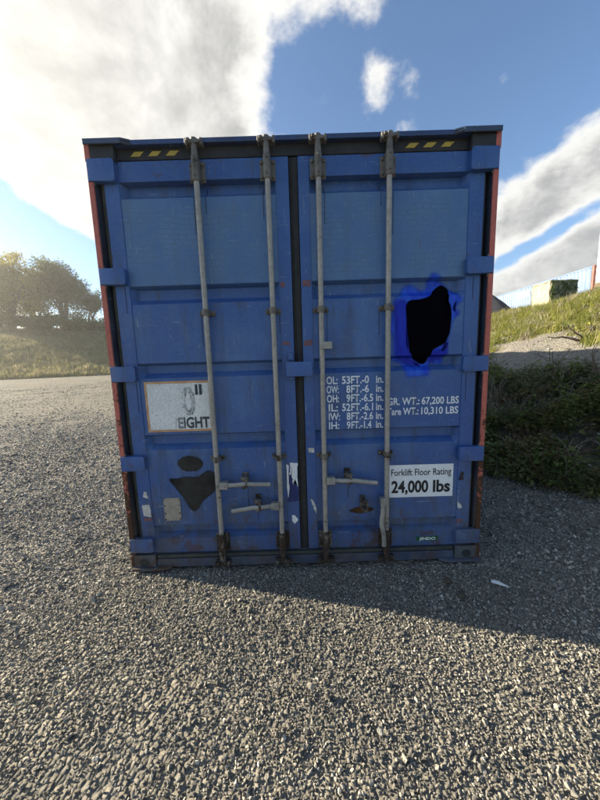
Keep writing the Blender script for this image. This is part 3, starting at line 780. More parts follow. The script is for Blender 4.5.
# crushed stones: convex, angular
def stone_mat():
    m, t = newmat('crushed_stone'); oi = t.n('ShaderNodeObjectInfo'); r = V(t.t, oi.outputs['Random'])
    n = t.noise(t.coord('Object', (3, 3, 3)), 2.0, 4, .6)
    c = t.ramp(r, [(0, (.085, .079, .066)), (.30, (.205, .187, .153)), (.62, (.325, .295, .238)), (.86, (.43, .388, .31)), (.97, (.54, .49, .39)), (1, (.66, .615, .52))])
    c = t.mix((n-.5).step(-.1, .25)*.35, c, (.17, .157, .132))
    pn = t.noise(oi.outputs['Location'], .55, 4, .6)
    c = t.mix(pn.step(.47, .66)*.42, c, (.13, .122, .105))
    t.out(c, .88, 0, t.bump(n, .35, .05), .3); return m
M['stone'] = stone_mat()
def stone_meshes(n, pts_n=11):
    out = []
    for i in range(n):
        bm = bmesh.new(); r = np.random.default_rng(100+i); v = r.normal(size=(pts_n, 3)); v /= np.linalg.norm(v, axis=1)[:, None]
        v *= r.uniform(.75, 1.1, (pts_n, 1)); v *= np.array([1.0, r.uniform(.65, .95), r.uniform(.5, .8)])
        for q in v: bm.verts.new(q*.5)
        res = bmesh.ops.convex_hull(bm, input=bm.verts[:])
        bmesh.ops.delete(bm, geom=[g for g in res['geom_interior'] if isinstance(g, bmesh.types.BMVert)], context='VERTS')
        bmesh.ops.bevel(bm, geom=bm.edges[:], offset=.025, segments=1, affect='EDGES')
        me = bpy.data.meshes.new('stone'); bm.to_mesh(me); bm.free(); me.materials.append(M['stone']); out.append(me)
    return out
stone_coll = source_collection('stone_source', stone_meshes(12))
def stone_points(x0, x1, y0, y1, sp, size, keep=None):
    nx, ny = int((x1-x0)/sp), int((y1-y0)/sp)
    X, Y = np.meshgrid(x0+(np.arange(nx)+.5)*sp, y0+(np.arange(ny)+.5)*sp)
    X = X.ravel() + rng.uniform(-.55, .55, X.size)*sp; Y = Y.ravel() + rng.uniform(-.55, .55, Y.size)*sp
    ok = ~((np.abs(X) < 1.33) & (Y > -.018))
    if keep is not None: ok &= keep(X, Y)
    X, Y = X[ok], Y[ok]; n = X.size
    s = size*np.exp(rng.normal(0, .36, n)); s = np.where(rng.random(n) < .012, s*1.7, s)
    return X, Y, s
def dist(X, Y): return np.hypot(X-CAM[0], Y-CAM[1])
def band(X, Y, a, b, ja, jb):
    d = dist(X, Y); return (d >= a+rng.uniform(-ja, ja, X.size)) & (d < b+rng.uniform(-jb, jb, X.size)) & (X < toe(Y)+.25) & (Y > -np.abs(X)*.2-3)
rings = [stone_points(-3.3, 3.4, -2.3, 1.3, .0104, .0122, lambda X, Y: band(X, Y, 0, 2.8, .1, .5)),
         stone_points(-6.0, 4.5, -2.5, 4.8, .0165, .0190, lambda X, Y: band(X, Y, 2.7, 5.2, .5, 1.0)),
         stone_points(-12, -1.2, -3, 10, .030, .031, lambda X, Y: band(X, Y, 5.2, 11, 1.0, 3.0)),
         stone_points(-30, -1.2, -3, 30, .12, .045, lambda X, Y: band(X, Y, 9.0, 30, 3.0, 9.0))]
X = np.concatenate([r[0] for r in rings]); Y = np.concatenate([r[1] for r in rings]); S = np.concatenate([r[2] for r in rings]); n = X.size
far_ = np.clip((dist(X, Y)-4)/6, 0, 1)
fines = vnoise(X*.8, Y*.8, 91, 3); keep_ = rng.random(n) > np.clip(np.clip((fines-.06)*3.0, 0, .6) + .55*rut(X, Y)*(.6+vnoise(X*2, Y*2, 95, 2)), 0, .8)
X, Y, S, far_ = X[keep_], Y[keep_], S[keep_], far_[keep_]; n = X.size
Z = ground_z(X, Y) + S*rng.uniform(-.10, .40, n)*(1-.5*far_) - S*.12*far_
onb = X > toe(Y); Z = np.where(onb, np.maximum(Z, bank_z(X, Y)+S*.1), Z)
rot = np.stack([rng.uniform(-1.1, 1.1, n)*(1-.6*far_), rng.uniform(-1.1, 1.1, n)*(1-.6*far_), rng.uniform(0, 6.283, n)], 1)
gravel = scatter('gravel', np.stack([X, Y, Z], 1), rot, np.stack([S, S, S], 1), rng.integers(0, 12, n), stone_coll)
stuff(gravel, 'loose grey and buff crushed stone covering the yard', 'gravel')

# ------------------------------------------------------------------ bank on the right
def bank_mat():
    m, t = newmat('earth_bank'); p = t.pos(); x, y, z = t.sep(t.pos())
    a = t.noise(p, 1.6, 6, .62); b = t.noise(p, 14, 6, .65); f = t.noise(p, 70, 4, .6)
    soil = t.mix(b.step(.35, .65), (.175, .158, .128), (.25, .228, .188))
    soil = t.mix(f.step(.55, .75)*.6, soil, (.34, .32, .28))
    grass = t.mix(b.step(.35, .65), (.085, .105, .025), (.15, .14, .04))
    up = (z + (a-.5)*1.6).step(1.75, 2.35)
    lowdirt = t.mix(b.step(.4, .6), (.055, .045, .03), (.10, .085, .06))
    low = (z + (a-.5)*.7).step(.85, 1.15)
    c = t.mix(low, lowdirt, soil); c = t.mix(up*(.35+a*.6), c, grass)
    v = t.voro(p, 30)
    t.out(c, .95, 0, t.bump(b*.6 + v*-.5 + f*.3, .8, .05), .2); return m
bx = np.concatenate([np.arange(1.2, 7, .09), np.arange(7, 16, .22), np.arange(16, 62, 2.0)])
by = np.concatenate([np.arange(-30, -3, 1.2), np.arange(-3, 9, .09), np.arange(9, 24, .3), np.arange(24, 130, 3.0)])
BX, BY = np.meshgrid(bx, by)
BZ = bank_z(BX, BY); inside = np.clip((1.75-BX)/.35, 0, 1)*(BY > -.3); BZ = BZ - inside*1.0
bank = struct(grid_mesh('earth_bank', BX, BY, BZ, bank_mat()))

# ------------------------------------------------------------------ plants (stuff)
def leaf_mat(name, c1, c2, trans=.35, rough=.55):
    m, t = newmat(name); oi = t.n('ShaderNodeObjectInfo'); r = V(t.t, oi.outputs['Random'])
    n = t.noise(t.pos(), 5, 3, .6); f = t.noise(t.pos(), 60, 2, .5)
    c = t.mix((r*.5+n*.3+f*.2).step(.25, .75), c1, c2)
    b, o = t.out(c, rough, 0, None, .3)
    tr = t.n('ShaderNodeBsdfTranslucent'); t.l(c, tr.inputs['Color']); mx = t.n('ShaderNodeMixShader'); mx.inputs[0].default_value = trans
    t.l(b.outputs[0], mx.inputs[1]); t.l(tr.outputs[0], mx.inputs[2]); t.l(mx.outputs[0], o.inputs[0]); return m
M['weed'] = leaf_mat('weed_leaf', (.075, .115, .022), (.22, .26, .075), .42)
M['weed2'] = leaf_mat('yellowing_weed_leaf', (.13, .135, .035), (.24, .19, .065), .3)
M['dry'] = leaf_mat('dry_stalk', (.26, .22, .14), (.40, .35, .24), .25)
M['rustweed'] = leaf_mat('russet_weed', (.13, .075, .045), (.20, .12, .07), .25)
M['grass'] = leaf_mat('bank_grass', (.17, .19, .035), (.32, .30, .07), .4)
M['tallgrass'] = leaf_mat('tall_straw_grass', (.25, .225, .10), (.40, .34, .18), .45)
def blades(n, h, spread, w, lean, mat, seed, segs=3):
    r = np.random.default_rng(seed); vs_, fs = [], []
    for _ in range(n):
        a = r.uniform(0, 6.283); rr = spread*math.sqrt(r.random()); px, py = rr*math.cos(a), rr*math.sin(a)
        d = r.uniform(0, 6.283); ln = lean*r.uniform(.3, 1.4); hh = h*r.uniform(.5, 1.15); ww = w*r.uniform(.7, 1.3)
        cx, sx = math.cos(d), math.sin(d); base = len(vs_)
        for k in range(segs+1):
            u = k/segs; off = ln*hh*u*u; z = hh*(u - .35*ln*u*u); q = ww*(1-u)**.7*.5 + .0006
            vs_.append((px+cx*off-sx*q, py+sx*off+cx*q, z)); vs_.append((px+cx*off+sx*q, py+sx*off-cx*q, z))
        for k in range(segs): fs.append((base+2*k, base+2*k+1, base+2*k+3, base+2*k+2))
    me = bpy.data.meshes.new('blades'); me.from_pydata(vs_, [], fs); me.materials.append(mat); return me
def leafy(n, rad, h, leaf, mat, seed):
    r = np.random.default_rng(seed); vs_, fs = [], []
    for _ in range(n):
        a = r.uniform(0, 6.283); rr = rad*r.random()**.6; z = h*r.random()**.8*(1-.5*(rr/rad)**2)
        c = np.array([rr*math.cos(a), rr*math.sin(a), z]); d = np.array([math.cos(a+r.normal(0, .6)), math.sin(a+r.normal(0, .6)), r.normal(.15, .45)]); d /= np.linalg.norm(d)
        up = np.array([r.normal(0, .5), r.normal(0, .5), 1.0]); sd = np.cross(d, up); sd /= np.linalg.norm(sd); nn = np.cross(sd, d)
        L = leaf*r.uniform(.5, 1.3); wd = L*r.uniform(.22, .36); base = len(vs_)
        for q in (c, c+d*L*.4+sd*wd+nn*L*.06, c+d*L-nn*L*.18, c+d*L*.4-sd*wd+nn*L*.06): vs_.append(tuple(q))
        fs += [(base, base+1, base+2), (base, base+2, base+3)]
    for _ in range(max(3, n//14)):                        # stems
        a = r.uniform(0, 6.283); rr = rad*.7*r.random(); base = len(vs_); x, y = rr*math.cos(a), rr*math.sin(a)
        vs_ += [(x*.2-.0015, y*.2, 0), (x*.2+.0015, y*.2, 0), (x, y, h*r.uniform(.6, 1.0))]; fs.append((base, base+1, base+2))
    me = bpy.data.meshes.new('leafy'); me.from_pydata(vs_, [], fs); me.materials.append(mat); return me
def stalk(mat, seed, h=.55):
    """a dead stem that curls over, with a seed head of short bracts"""
    r = np.random.default_rng(seed); bm = bmesh.new()
    for q in range(3):
        d = r.uniform(0, 6.283); ln = r.uniform(.2, .7); pts = []
        for k in range(9):
            u = k/8; z = h*(u-.45*u**3*ln); o = h*ln*.7*u**2.2; pts.append((o*math.cos(d)+q*.02, o*math.sin(d)+q*.015, z))
        tube(bm, pts, [.0048*(1-.6*k/8) for k in range(9)], 4)
        for k in range(26):
            u = .45+.55*r.random(); i = min(7, int(u*8)); p = Vector(pts[i]).lerp(Vector(pts[i+1]), u*8-i); e = Vector(r.normal(0, 1, 3)).normalized()*r.uniform(.012, .035)
            g = Vector(r.normal(0, 1, 3)).normalized()*.004
            bm.faces.new([bm.verts.new(p-g), bm.verts.new(p+g), bm.verts.new(p+e)])
    me = bpy.data.meshes.new('stalk'); bm.to_mesh(me); bm.free(); me.materials.append(mat); return me
def put(name, n, region, coll, ncoll, smin, smax, label, cat, tilt=.15, sink=.02):
    """region(n) -> x, y candidates; they stand on the bank"""
    X, Y = region(n); Z = bank_z(X, Y) - sink; n = X.size
    rot = np.stack([rng.normal(0, tilt, n), rng.normal(0, tilt, n), rng.uniform(0, 6.283, n)], 1)
    s = rng.uniform(smin, smax, n); idx = rng.integers(0, ncoll, n)
    o = scatter(name, np.stack([X, Y, Z], 1), rot, np.stack([s, s, s*rng.uniform(.8, 1.25, n)], 1), idx, coll)
    return stuff(o, label, cat)
def low_bank(n, thr=-.06, s0=.05, s1=2.3, seed=41):
    Y = rng.uniform(-2.5, 9, n*3)**1.0; s = rng.uniform(s0, s1, n*3); X = toe(Y)+s
    k = (vnoise(X*1.5, Y*1.5, seed, 3) > thr) & (bank_z(X, Y) < 1.10+vnoise(X*.9, Y*.9, 77, 2)*.6); return X[k][:n], Y[k][:n]
weeds = source_collection('weed_source', [leafy(60, .17, .22, .075, M['weed'], 1), leafy(60, .13, .28, .045, M['weed'], 2), leafy(70, .20, .16, .065, M['weed2'], 3), leafy(50, .12, .26, .04, M['weed2'], 4), blades(45, .26, .10, .008, .8, M['weed'], 5), leafy(45, .12, .20, .035, M['rustweed'], 6), blades(30, .24, .1, .006, 1.0, M['weed2'], 7)])
put('weeds', 5200, lambda n: low_bank(n, -.09), weeds, 7, .4, 1.25, 'low tangle of green weeds on the shaded foot of the bank', 'weeds')
drysrc = source_collection('dry_source', [blades(22, .30, .09, .005, 1.0, M['dry'], 8), stalk(M['dry'], 9), stalk(M['dry'], 10, .42), blades(16, .42, .07, .004, .7, M['dry'], 11), stalk(M['rustweed'], 12, .5), blades(26, .2, .1, .006, 1.1, M['weed2'], 13)])
put('dry_weeds', 2000, lambda n: low_bank(n, -.02, .0, 2.2, 55), drysrc, 6, .55, 1.05, 'dead bleached stalks and dry grass among the green weeds', 'dry weeds', .3)
def upper_bank(n, thr=-.09):
    X = rng.uniform(4.6, 14.5, n*2); Y = rng.uniform(-1, 24, n*2); z = bank_z(X, Y)
    k = (vnoise(X*.9, Y*.9, 61, 3) + np.clip((z-1.75)*.45, -.4, .22) > .02) & (X < 15); return X[k][:n], Y[k][:n]
grs = source_collection('grass_source', [blades(34, .20, .13, .010, .7, M['grass'], 20), blades(40, .14, .15, .011, .9, M['grass'], 21), blades(26, .28, .10, .009, .6, M['grass'], 22), blades(22, .24, .1, .008, .8, M['dry'], 23), leafy(40, .12, .12, .05, M['grass'], 24)])
put('bank_grass', 9000, upper_bank, grs, 5, .7, 1.5, 'sunlit yellow green grass on the upper slope of the bank', 'grass')
# stones lying on the bank
X, Y = rng.uniform(2.5, 7.5, 5200), rng.uniform(-1, 11, 5200); k = X > toe(Y)+.4; X, Y = X[k], Y[k]; S = .03*np.exp(rng.normal(0, .45, X.size)); n = X.size
o = scatter('bank_stones', np.stack([X, Y, bank_z(X, Y)+S*.1], 1), rng.uniform(-3, 3, (n, 3)), np.stack([S, S, S], 1), rng.integers(0, 12, n), stone_coll)
stuff(o, 'small loose stones strewn over the bare soil of the bank', 'stones')

# ------------------------------------------------------------------ things on the bank
def hit_bank(px, py):
    d = ray(px, py); tt = np.linspace(2, 60, 6000); P_ = CAM[None] + d[None]*tt[:, None]
    k = np.argmax(P_[:, 2] < bank_z(P_[:, 0], P_[:, 1])); return P_[k]
def rock_bm(seed, sx, sy, sz, n=16):
    bm = bmesh.new(); r = np.random.default_rng(seed); v = r.normal(size=(n, 3)); v /= np.linalg.norm(v, axis=1)[:, None]; v *= r.uniform(.8, 1.1, (n, 1))
    for q in v: bm.verts.new((q[0]*sx/2, q[1]*sy/2, q[2]*sz/2))
    res = bmesh.ops.convex_hull(bm, input=bm.verts[:]); bmesh.ops.delete(bm, geom=[g for g in res['geom_interior'] if isinstance(g, bmesh.types.BMVert)], context='VERTS')
    bmesh.ops.bevel(bm, geom=bm.edges[:], offset=min(sx, sz)*.05, segments=1, affect='EDGES'); return bm
M['darkrock'] = simple('dark_clod', (.030, .026, .020), (.07, .058, .042), 9, .95, .6, dist=.02)
M['wood'] = simple('weathered_root', (.13, .095, .06), (.21, .165, .11), 18, .9, .5, dist=.01)
for i, (px, py, s, lab) in enumerate([(575, 328, .16, 'dark clod on the sunlit soil, leftmost of three above the dead root'), (580, 323, .13, 'dark clod highest on the sunlit soil above the dead root'),
                                      (591, 331, .24, 'largest dark clod on the sunlit soil beside the dead root')]):
    p = hit_bank(px, py); o = obj('clod', rock_bm(50+i, s, s*.9, s*.8), M['darkrock']); o.location = (p[0], p[1], p[2]+s*.15); tag(o, lab, 'clod', 'dark clods on the bank')
p = hit_bank(583, 341); bm = bmesh.new()
for a, ln, rz, el in ((.2, .75, .03, .25), (2.9, .6, .026, .15), (1.4, .4, .02, .5), (3.6, .45, .018, .55), (.7, .5, .015, .6)):
    pts = [(math.cos(a)*ln*k/7 + .02*math.sin(k*2.1+a), math.sin(a)*ln*k/7*.6 + .02*math.cos(k*1.7), ln*el*k/7 + .02*math.sin(k*1.3+a)) for k in range(8)]
    tube(bm, pts, [rz*(1-.75*k/7)+.003 for k in range(8)], 7)
root_ = obj('dead_root', bm, M['wood'], smooth=True); root_.location = (p[0], p[1], p[2]+.02); tag(root_, 'bare brown dead root lying on the sunlit soil of the bank', 'root')
# pale scraps
def scrap(name, bm, mat, loc, rz, label):
    o = obj(name, bm, mat); o.location = loc; o.rotation_euler = (random.uniform(-.15, .15), random.uniform(-.12, .12), rz); return tag(o, label, 'litter', 'pale scraps of litter')
M['plastic'] = simple('white_plastic_scrap', (.72, .72, .70), (.60, .60, .57), 30, .5, .1)
def shard(l, w, h):
    bm = bmesh.new(); prism(bm, [(-l/2, -w*.25), (-l*.1, -w*.5), (l/2, w*.2), (l*.1, w*.35), (-l*.45, w*.5)], -h/2, h/2, 0)
    bmesh.ops.rotate(bm, verts=bm.verts, matrix=Matrix.Rotation(R(90), 3, 'X')); return bm
def gpt(px, py):
    d = ray(px, py); k = -CAM[2]/d[2]; return CAM + d*k
g = gpt(500, 586); scrap('plastic_scrap', shard(.105, .030, .006), M['plastic'], (g[0], g[1], .018), -.75, 'white plastic shard on the shaded gravel right of the container')
p = hit_bank(549, 350); scrap('paper_scrap', shard(.10, .06, .012), M['plastic'], (p[0], p[1], p[2]+.03), .5, 'white paper scrap on the shaded soil just below the sunlit strip')
p = hit_bank(549, 358); scrap('paper_scrap', shard(.07, .05, .012), M['plastic'], (p[0], p[1], p[2]+.03), 1.3, 'smaller white paper scrap below the other on the shaded bank')
g = gpt(390, 592)
for i, (px, py, s, lab) in enumerate([(311, 691, .055, 'pale lump of stone alone on the sunlit gravel in the foreground'), (462, 598, .07, 'dark angular stone near the shadow edge on the gravel'), (448, 585, .075, 'dark angular stone in the shade below the right corner of the container')]):
    g = gpt(px, py); o = obj('stone', rock_bm(70+i, s, s*.8, s*.65), M['beige'] if i == 0 else M['darkrock']); o.location = (g[0], g[1], .012+s*.2); o.rotation_euler = (0, 0, i*1.3); tag(o, lab, 'stone', 'larger stones on the gravel')

# square block standing on the crest
blk = empty('rough_block', (12.11, 12.64, 3.50))
M['block'] = simple('pale_crumbling_block', (.40, .37, .25), (.28, .26, .18), 5, .95, .7, dist=.03)
bm = bmesh.new(); box(bm, -.62, .62, -.55, .55, 0, 1.22, .05, 2); bmesh.ops.subdivide_edges(bm, edges=bm.edges[:], cuts=3, use_grid_fill=True)
for v in bm.verts: v.co += Vector(rng.normal(0, .018, 3))
obj('body', bm, M['block'], blk)
bm = bmesh.new()
for i in range(240):
    x_, z_ = rng.uniform(-.6, .62), rng.uniform(.05, 1.2); s_ = rng.uniform(.04, .1); e = rng.normal(0, 1, 3)*s_*.5
    c = Vector((x_, -.58, z_)); bm.faces.new([bm.verts.new(c+Vector((s_, 0, 0))), bm.verts.new(c+Vector((-s_*.4, -.03, s_*.8))), bm.verts.new(c+Vector((e[0], -.05, -s_)))])
mo = obj('moss_cover', bm, M['weed'], blk); mo['kind'] = 'stuff'  # weed flecks on the front only, also putting its shade into colour
tag(blk, 'square pale block on the crest with its left side in bright sun', 'block')
# dark spoil heap
M['spoil'] = simple('dark_spoil', (.022, .024, .030), (.045, .045, .048), 3, .95, .6, dist=.05)
sx_, sy_ = 12.7, 18.3; rr = np.linspace(0, 1, 14)[None]; aa = np.linspace(0, 2*math.pi, 41)[:, None]
HX = rr*np.cos(aa)*1.75; HY = rr*np.sin(aa)*1.75; HZ = 1.75*(1-rr**1.15) + vnoise(HX*2+9, HY*2+3, 5, 3)*.25*rr*(1-rr)*3 - .25
heap = grid_mesh('spoil_heap', HX, HY, HZ, M['spoil']); heap.location = (sx_, sy_, float(bank_z(sx_, sy_))); tag(heap, 'dark heap of spoil on the crest behind the container edge', 'heap')
# second container up there, long side towards the yard
c2_ = empty('shipping_container', (19.0, 18.0, 4.0)); tag(c2_, 'distant blue container with a red corner post up on the bank', 'container')
M['farblue'] = paint('sun_bleached_blue', (.11, .165, .30), (.16, .22, .35), rust=.2, dirt=.2)
bm = bmesh.new(); lo, hi = [], []; y = .16; prof = []
while y < LEN-.3: prof += [(y, .006), (y+.072, .006), (y+.14, .04), (y+.21, .04)]; y += .278
for y, k in prof: lo.append(bm.verts.new((k, y, .16))); hi.append(bm.verts.new((k, y, 2.80)))
for i in range(len(lo)-1): bm.faces.new((lo[i], lo[i+1], hi[i+1], hi[i]))
obj('side_wall', bm, M['farblue'], c2_)
for nm, a in (('top_rail', (0, .07, .16, LEN-.16, 2.80, 2.90)), ('bottom_rail', (0, .07, .16, LEN-.16, 0, .16)), ('roof', (.03, 2.56, .1, LEN-.1, 2.86, 2.885)), ('end_wall', (.165, 2.43, .03, .08, .03, 2.86)), ('side_wall', (2.55, 2.59, .16, LEN-.16, .02, 2.89))):
    bm = bmesh.new(); box(bm, *a); obj(nm, bm, M['farblue'], c2_)
farred = simple('sun_faded_red', (.34, .14, .11), (.26, .10, .08), 4)
for y in (0, LEN-.158):
    for x in (0, 2.43):
        bm = bmesh.new(); box(bm, x, x+.16, y, y+(.158 if y else .13), 0, 2.905); obj('corner_post', bm, farred if y == 0 and x == 0 else M['farblue'], c2_)
sheetw = bmesh.new(); box(sheetw, -.004, .002, 5.3, 6.6, 2.1, 2.55, 0); obj('side_sign', sheetw, M['white'], c2_)
# parked box truck beside it
tr_ = empty('box_truck', (15.72, 14.4, 3.97), R(-65)); tag(tr_, 'white box truck parked on the bank at the edge of the picture', 'truck')
M['truckwhite'] = simple('white_truck_paint', (.72, .72, .70), (.62, .61, .58), 2, .4, .05)
bm = bmesh.new(); box(bm, 0, 2.45, 0, 5.2, 1.05, 3.85, .03, 2); bd = obj('cargo_box', bm, M['truckwhite'], tr_)
bm = bmesh.new(); box(bm, .1, 1.2, -.025, -.002, 1.15, 3.7, .01); box(bm, 1.25, 2.35, -.025, -.002, 1.15, 3.7, .01); obj('rear_door', bm, M['truckwhite'], bd)
bm = bmesh.new(); box(bm, .0, 2.45, -.06, .0, .82, 1.04, .01); obj('rear_bumper', bm, M['wood'], tr_)
bm = bmesh.new(); box(bm, .75, 1.7, .1, 7.0, .62, .98, .01); obj('chassis', bm, M['black'], tr_)
bm = bmesh.new(); prism(bm, [(5.3, .7), (7.2, .7), (7.2, 1.6), (6.9, 2.6), (5.3, 2.75)], .1, 2.35, .02); bmesh.ops.rotate(bm, verts=bm.verts, matrix=Matrix.Rotation(R(90), 3, 'Z')); bmesh.ops.translate(bm, verts=bm.verts, vec=(2.45, 0, 0)); cb = obj('cab', bm, M['truckwhite'], tr_)
bm = bmesh.new(); box(bm, .085, .098, 5.7, 6.6, 1.7, 2.4, .005); obj('side_window', bm, M['black'], cb)
for y in (1.3, 6.3):
    for x in (.05, 2.12):
        bm = bmesh.new(); tube(bm, [(x, y, .48), (x+.04, y, .48), (x+.24, y, .48), (x+.28, y, .48)], [.40, .48, .48, .40], 24); w = obj('wheel', bm, M['rubber'], tr_, smooth=True)
        bm = bmesh.new(); tube(bm, [(x-.006, y, .48), (x+.286, y, .48)], .24, 18); obj('rim', bm, M['handle'], w)

# ------------------------------------------------------------------ grassy berm and trees on the left
A = np.array([-40.8, 38.9]); ad = np.array([10.8, 6.7]); ad /= np.linalg.norm(ad); an = np.array([-ad[1], ad[0]])
def berm_z(s, t_):
    base = np.interp(t_, [-1, 0, 2, 14, 27, 30, 45, 95], [-.5, -.05, .5, 4.7, 9.3, 9.6, 9.4, 8.0])
    return base + vnoise(s*.12, t_*.12, 31, 4)*1.6*np.clip(t_/5, 0, 1) + np.clip(-s-5, 0, 40)*.03*np.clip(t_/20, 0, 1)
bs_ = np.arange(-80, 95, 1.0); bt = np.concatenate([np.arange(-1, 34, .5), np.arange(34, 96, 4)]); SS, TT = np.meshgrid(bs_, bt)
WX = A[0]+ad[0]*SS+an[0]*TT; WY = A[1]+ad[1]*SS+an[1]*TT
M['berm'] = simple('grassy_berm_soil', (.22, .195, .10), (.32, .28, .16), .8, .95, .7, dist=.2)
berm = struct(grid_mesh('grassy_berm', WX, WY, berm_z(SS, TT), M['berm']))
n = 16000; s_ = rng.uniform(-45, 50, n); t_ = rng.uniform(.2, 31, n)
tg = source_collection('tall_grass_source', [blades(26, 1.0, .5, .05, .5, M['tallgrass'], 30+i) for i in range(3)] + [blades(26, .8, .5, .06, .7, M['grass'], 35)])
sc_ = rng.uniform(.5, 1.1, n)
o = scatter('tall_grass', np.stack([A[0]+ad[0]*s_+an[0]*t_, A[1]+ad[1]*s_+an[1]*t_, berm_z(s_, t_)-.05], 1), np.stack([rng.normal(0, .1, n), rng.normal(0, .1, n), rng.uniform(0, 6.28, n)], 1), np.stack([sc_]*3, 1), rng.integers(0, 4, n), tg)
stuff(o, 'tall straw coloured grass on the berm at the left', 'grass')
M['bark'] = simple('tree_bark', (.07, .055, .04), (.12, .10, .075), 6, .95, .6, dist=.03)
def tree(px, depth_t, height, radius, mat, seed, label, nleaf=9000, low=.12):
    """stands on the berm along the bearing of px"""
    d = ray(px, 330)[:2]; d = d/np.linalg.norm(d)
    k = (depth_t + np.dot(A-CAM[:2], an))/np.dot(d, an); P_ = CAM[:2]+d*k
    s_ = np.dot(P_-A, ad); z0 = float(berm_z(np.array(s_), np.array(depth_t)))
    r = np.random.default_rng(seed); root = empty('tree', (P_[0], P_[1], z0-.15)); tag(root, label, 'tree', 'trees on the berm')
    bm = bmesh.new(); ends = []
    tr0 = radius*.05
    def limb(p, v, ln, rad, lvl):
        pts, q, vv = [Vector(p)], Vector(p), Vector(v).normalized()
        for i in range(5):
            vv = (vv + Vector(r.normal(0, .13, 3)) + Vector((0, 0, .05))).normalized(); q = q+vv*ln/5; pts.append(q.copy())
        tube(bm, pts, [rad*(1-.6*i/5) for i in range(6)], 7 if lvl < 2 else 5)
        ends.append((pts[-1], lvl)); 
        if lvl >= 1: ends.append((pts[3], lvl))
        if lvl < 3:
            for j in range(4 if lvl < 2 else 3):
                b = pts[r.integers(2, 6)]; a = r.uniform(0, 6.283); nv = (vv*.5 + Vector((math.cos(a), math.sin(a), r.uniform(.0, .7)))).normalized()
                limb(b, nv, ln*r.uniform(.55, .78), rad*.5, lvl+1)
    for j in range(2):
        limb((j*.4-.2, 0, 0), (r.normal(0, .12), r.normal(0, .12), 1), height*.45, tr0*2, 0)
    # fit limbs into the crown's size
    co = np.array([v.co[:] for v in bm.verts]); fz = (height*.93)/co[:, 2].max(); rr_ = np.percentile(np.hypot(co[:, 0], co[:, 1]), 97); fr = radius*.88/rr_
    for v in bm.verts:
        v.co.z *= fz; v.co.x *= fr; v.co.y *= fr
    cent = np.array([[e[0].x*fr, e[0].y*fr, e[0].z*fz] for e in ends if e[1] >= 1 and e[0].z*fz > height*low])
    extra = np.stack([r.normal(0, radius*.42, 40), r.normal(0, radius*.42, 40), r.uniform(.10, .45, 40)*height], 1); cent = np.concatenate([cent, extra])
    obj('trunk', bm, M['bark'], root, smooth=True)
    # leaves in clumps round the twig ends
    cs = r.uniform(.55, 1.3, len(cent))*radius*.15; ci = r.integers(0, len(cent), nleaf)
    dv = r.normal(0, 1, (nleaf, 3)); dv /= np.linalg.norm(dv, axis=1)[:, None]; pos = cent[ci] + dv*(r.random((nleaf, 1))**.45)*1.55*cs[ci][:, None]*np.array([1, 1, .8])
    pos = pos[pos[:, 2] > height*.06]; m_ = len(pos)
    d1 = r.normal(size=(m_, 3)); d1 /= np.linalg.norm(d1, axis=1)[:, None]; d2 = np.cross(d1, r.normal(size=(m_, 3))); d2 /= np.linalg.norm(d2, axis=1)[:, None]
    L = r.uniform(.12, .26, (m_, 1))*height/15; wd = L*.45
    vv = np.stack([pos-d1*L, pos+d2*wd, pos+d1*L, pos-d2*wd], 1).reshape(-1, 3)
    me = bpy.data.meshes.new('crown'); me.from_pydata(vv.tolist(), [], np.arange(m_*4).reshape(-1, 4).tolist()); link('crown', me, mat, root)
    return root
M['leafA'] = leaf_mat('autumn_leaf', (.19, .19, .026), (.30, .25, .036), .5)
M['leafB'] = leaf_mat('olive_leaf', (.060, .085, .022), (.13, .145, .04), .45)
M['leafC'] = leaf_mat('pale_olive_leaf', (.12, .14, .032), (.21, .205, .05), .45)
tree(12, 29, 16.5, 7.4, M['leafA'], 1, 'yellowing tree at the far left of the grassy berm', 24000)
tree(40, 34, 16.0, 5.8, M['leafA'], 2, 'yellow green tree between the leftmost tree and the dark tree', 15000)
tree(66, 29, 15.8, 7.2, M['leafB'], 3, 'dark olive tree with a forked trunk in the middle of the row', 26000)
tree(90, 31, 11.0, 4.6, M['leafB'], 4, 'shorter dark tree nearest the container on the berm', 13000)
tree(-22, 31, 17, 7.0, M['leafC'], 5, 'tree cut off by the left edge of the picture', 14000)
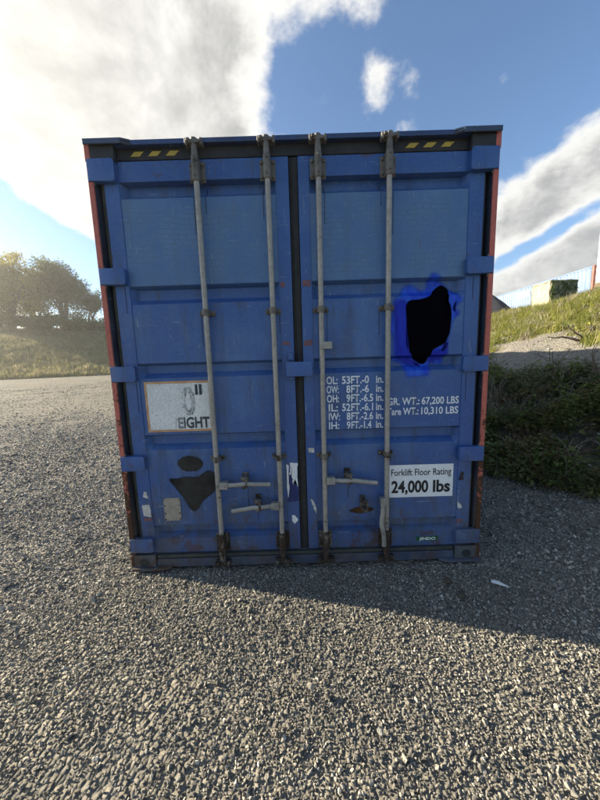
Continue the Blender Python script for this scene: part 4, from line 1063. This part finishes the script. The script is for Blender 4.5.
def shrub(px, t_, h, r_, mat, seed, label):
    d = ray(px, 330)[:2]; d = d/np.linalg.norm(d); k = (t_ + np.dot(A-CAM[:2], an))/np.dot(d, an); P_ = CAM[:2]+d*k
    z0 = float(berm_z(np.array(np.dot(P_-A, ad)), np.array(t_))); r = np.random.default_rng(seed)
    root = empty('shrub', (P_[0], P_[1], z0-.1)); tag(root, label, 'shrub', 'shrubs on the berm')
    bm = bmesh.new(); cs = []
    for i in range(9):
        a = r.uniform(0, 6.283); q = r.uniform(.2, .8)*r_; e = (q*math.cos(a), q*math.sin(a), h*r.uniform(.35, .8)); tube(bm, [(0, 0, 0), (e[0]*.4, e[1]*.4, e[2]*.6), e], [.08, .05, .02], 5); cs.append(e)
    obj('stem', bm, M['bark'], root); cs = np.array(cs); m_ = 4500; ci = r.integers(0, 9, m_); dv = r.normal(0, 1, (m_, 3)); dv /= np.linalg.norm(dv, axis=1)[:, None]
    pos = cs[ci]*np.array([1, 1, .8]) + dv*(r.random((m_, 1))**.4)*r_*.42*np.array([1, 1, .9]); pos[:, 2] = np.maximum(pos[:, 2], .1)
    d1 = r.normal(size=(m_, 3)); d1 /= np.linalg.norm(d1, axis=1)[:, None]; d2 = np.cross(d1, r.normal(size=(m_, 3))); d2 /= np.linalg.norm(d2, axis=1)[:, None]; L = r.uniform(.12, .24, (m_, 1))
    vv = np.stack([pos-d1*L, pos+d2*L*.45, pos+d1*L, pos-d2*L*.45], 1).reshape(-1, 3)
    me = bpy.data.meshes.new('foliage'); me.from_pydata(vv.tolist(), [], np.arange(m_*4).reshape(-1, 4).tolist()); link('foliage', me, mat, root)
shrub(2, 26.5, 4.2, 3.4, M['leafA'], 11, 'bright yellow green shrub at the foot of the leftmost tree')
shrub(28, 27, 3.4, 3.2, M['leafC'], 12, 'shrub filling the gap below the two yellow trees')
shrub(50, 26.5, 4.0, 3.2, M['leafC'], 13, 'shrub below the left side of the dark olive tree')
shrub(80, 27, 3.6, 3.4, M['leafA'], 14, 'yellowish shrub below the right side of the dark olive tree')
shrub(102, 27.5, 3.2, 3.0, M['leafC'], 15, 'shrub against the container edge on the berm')

# ------------------------------------------------------------------ haze, added for the glow over the left distance
m, t = newmat('added_haze')
v = t.n('ShaderNodeVolumePrincipled'); v.inputs['Color'].default_value = (.97, .955, .915, 1); v.inputs['Density'].default_value = .0010; v.inputs['Anisotropy'].default_value = .7
o = t.n('ShaderNodeOutputMaterial'); t.l(v.outputs[0], o.inputs['Volume'])
bm = bmesh.new(); box(bm, -1900, 1900, -1900, 1900, -2, 30, 0)
hz = obj('haze', bm, m); stuff(hz, 'thin pale haze added for a sunlit glow at the left', 'haze')
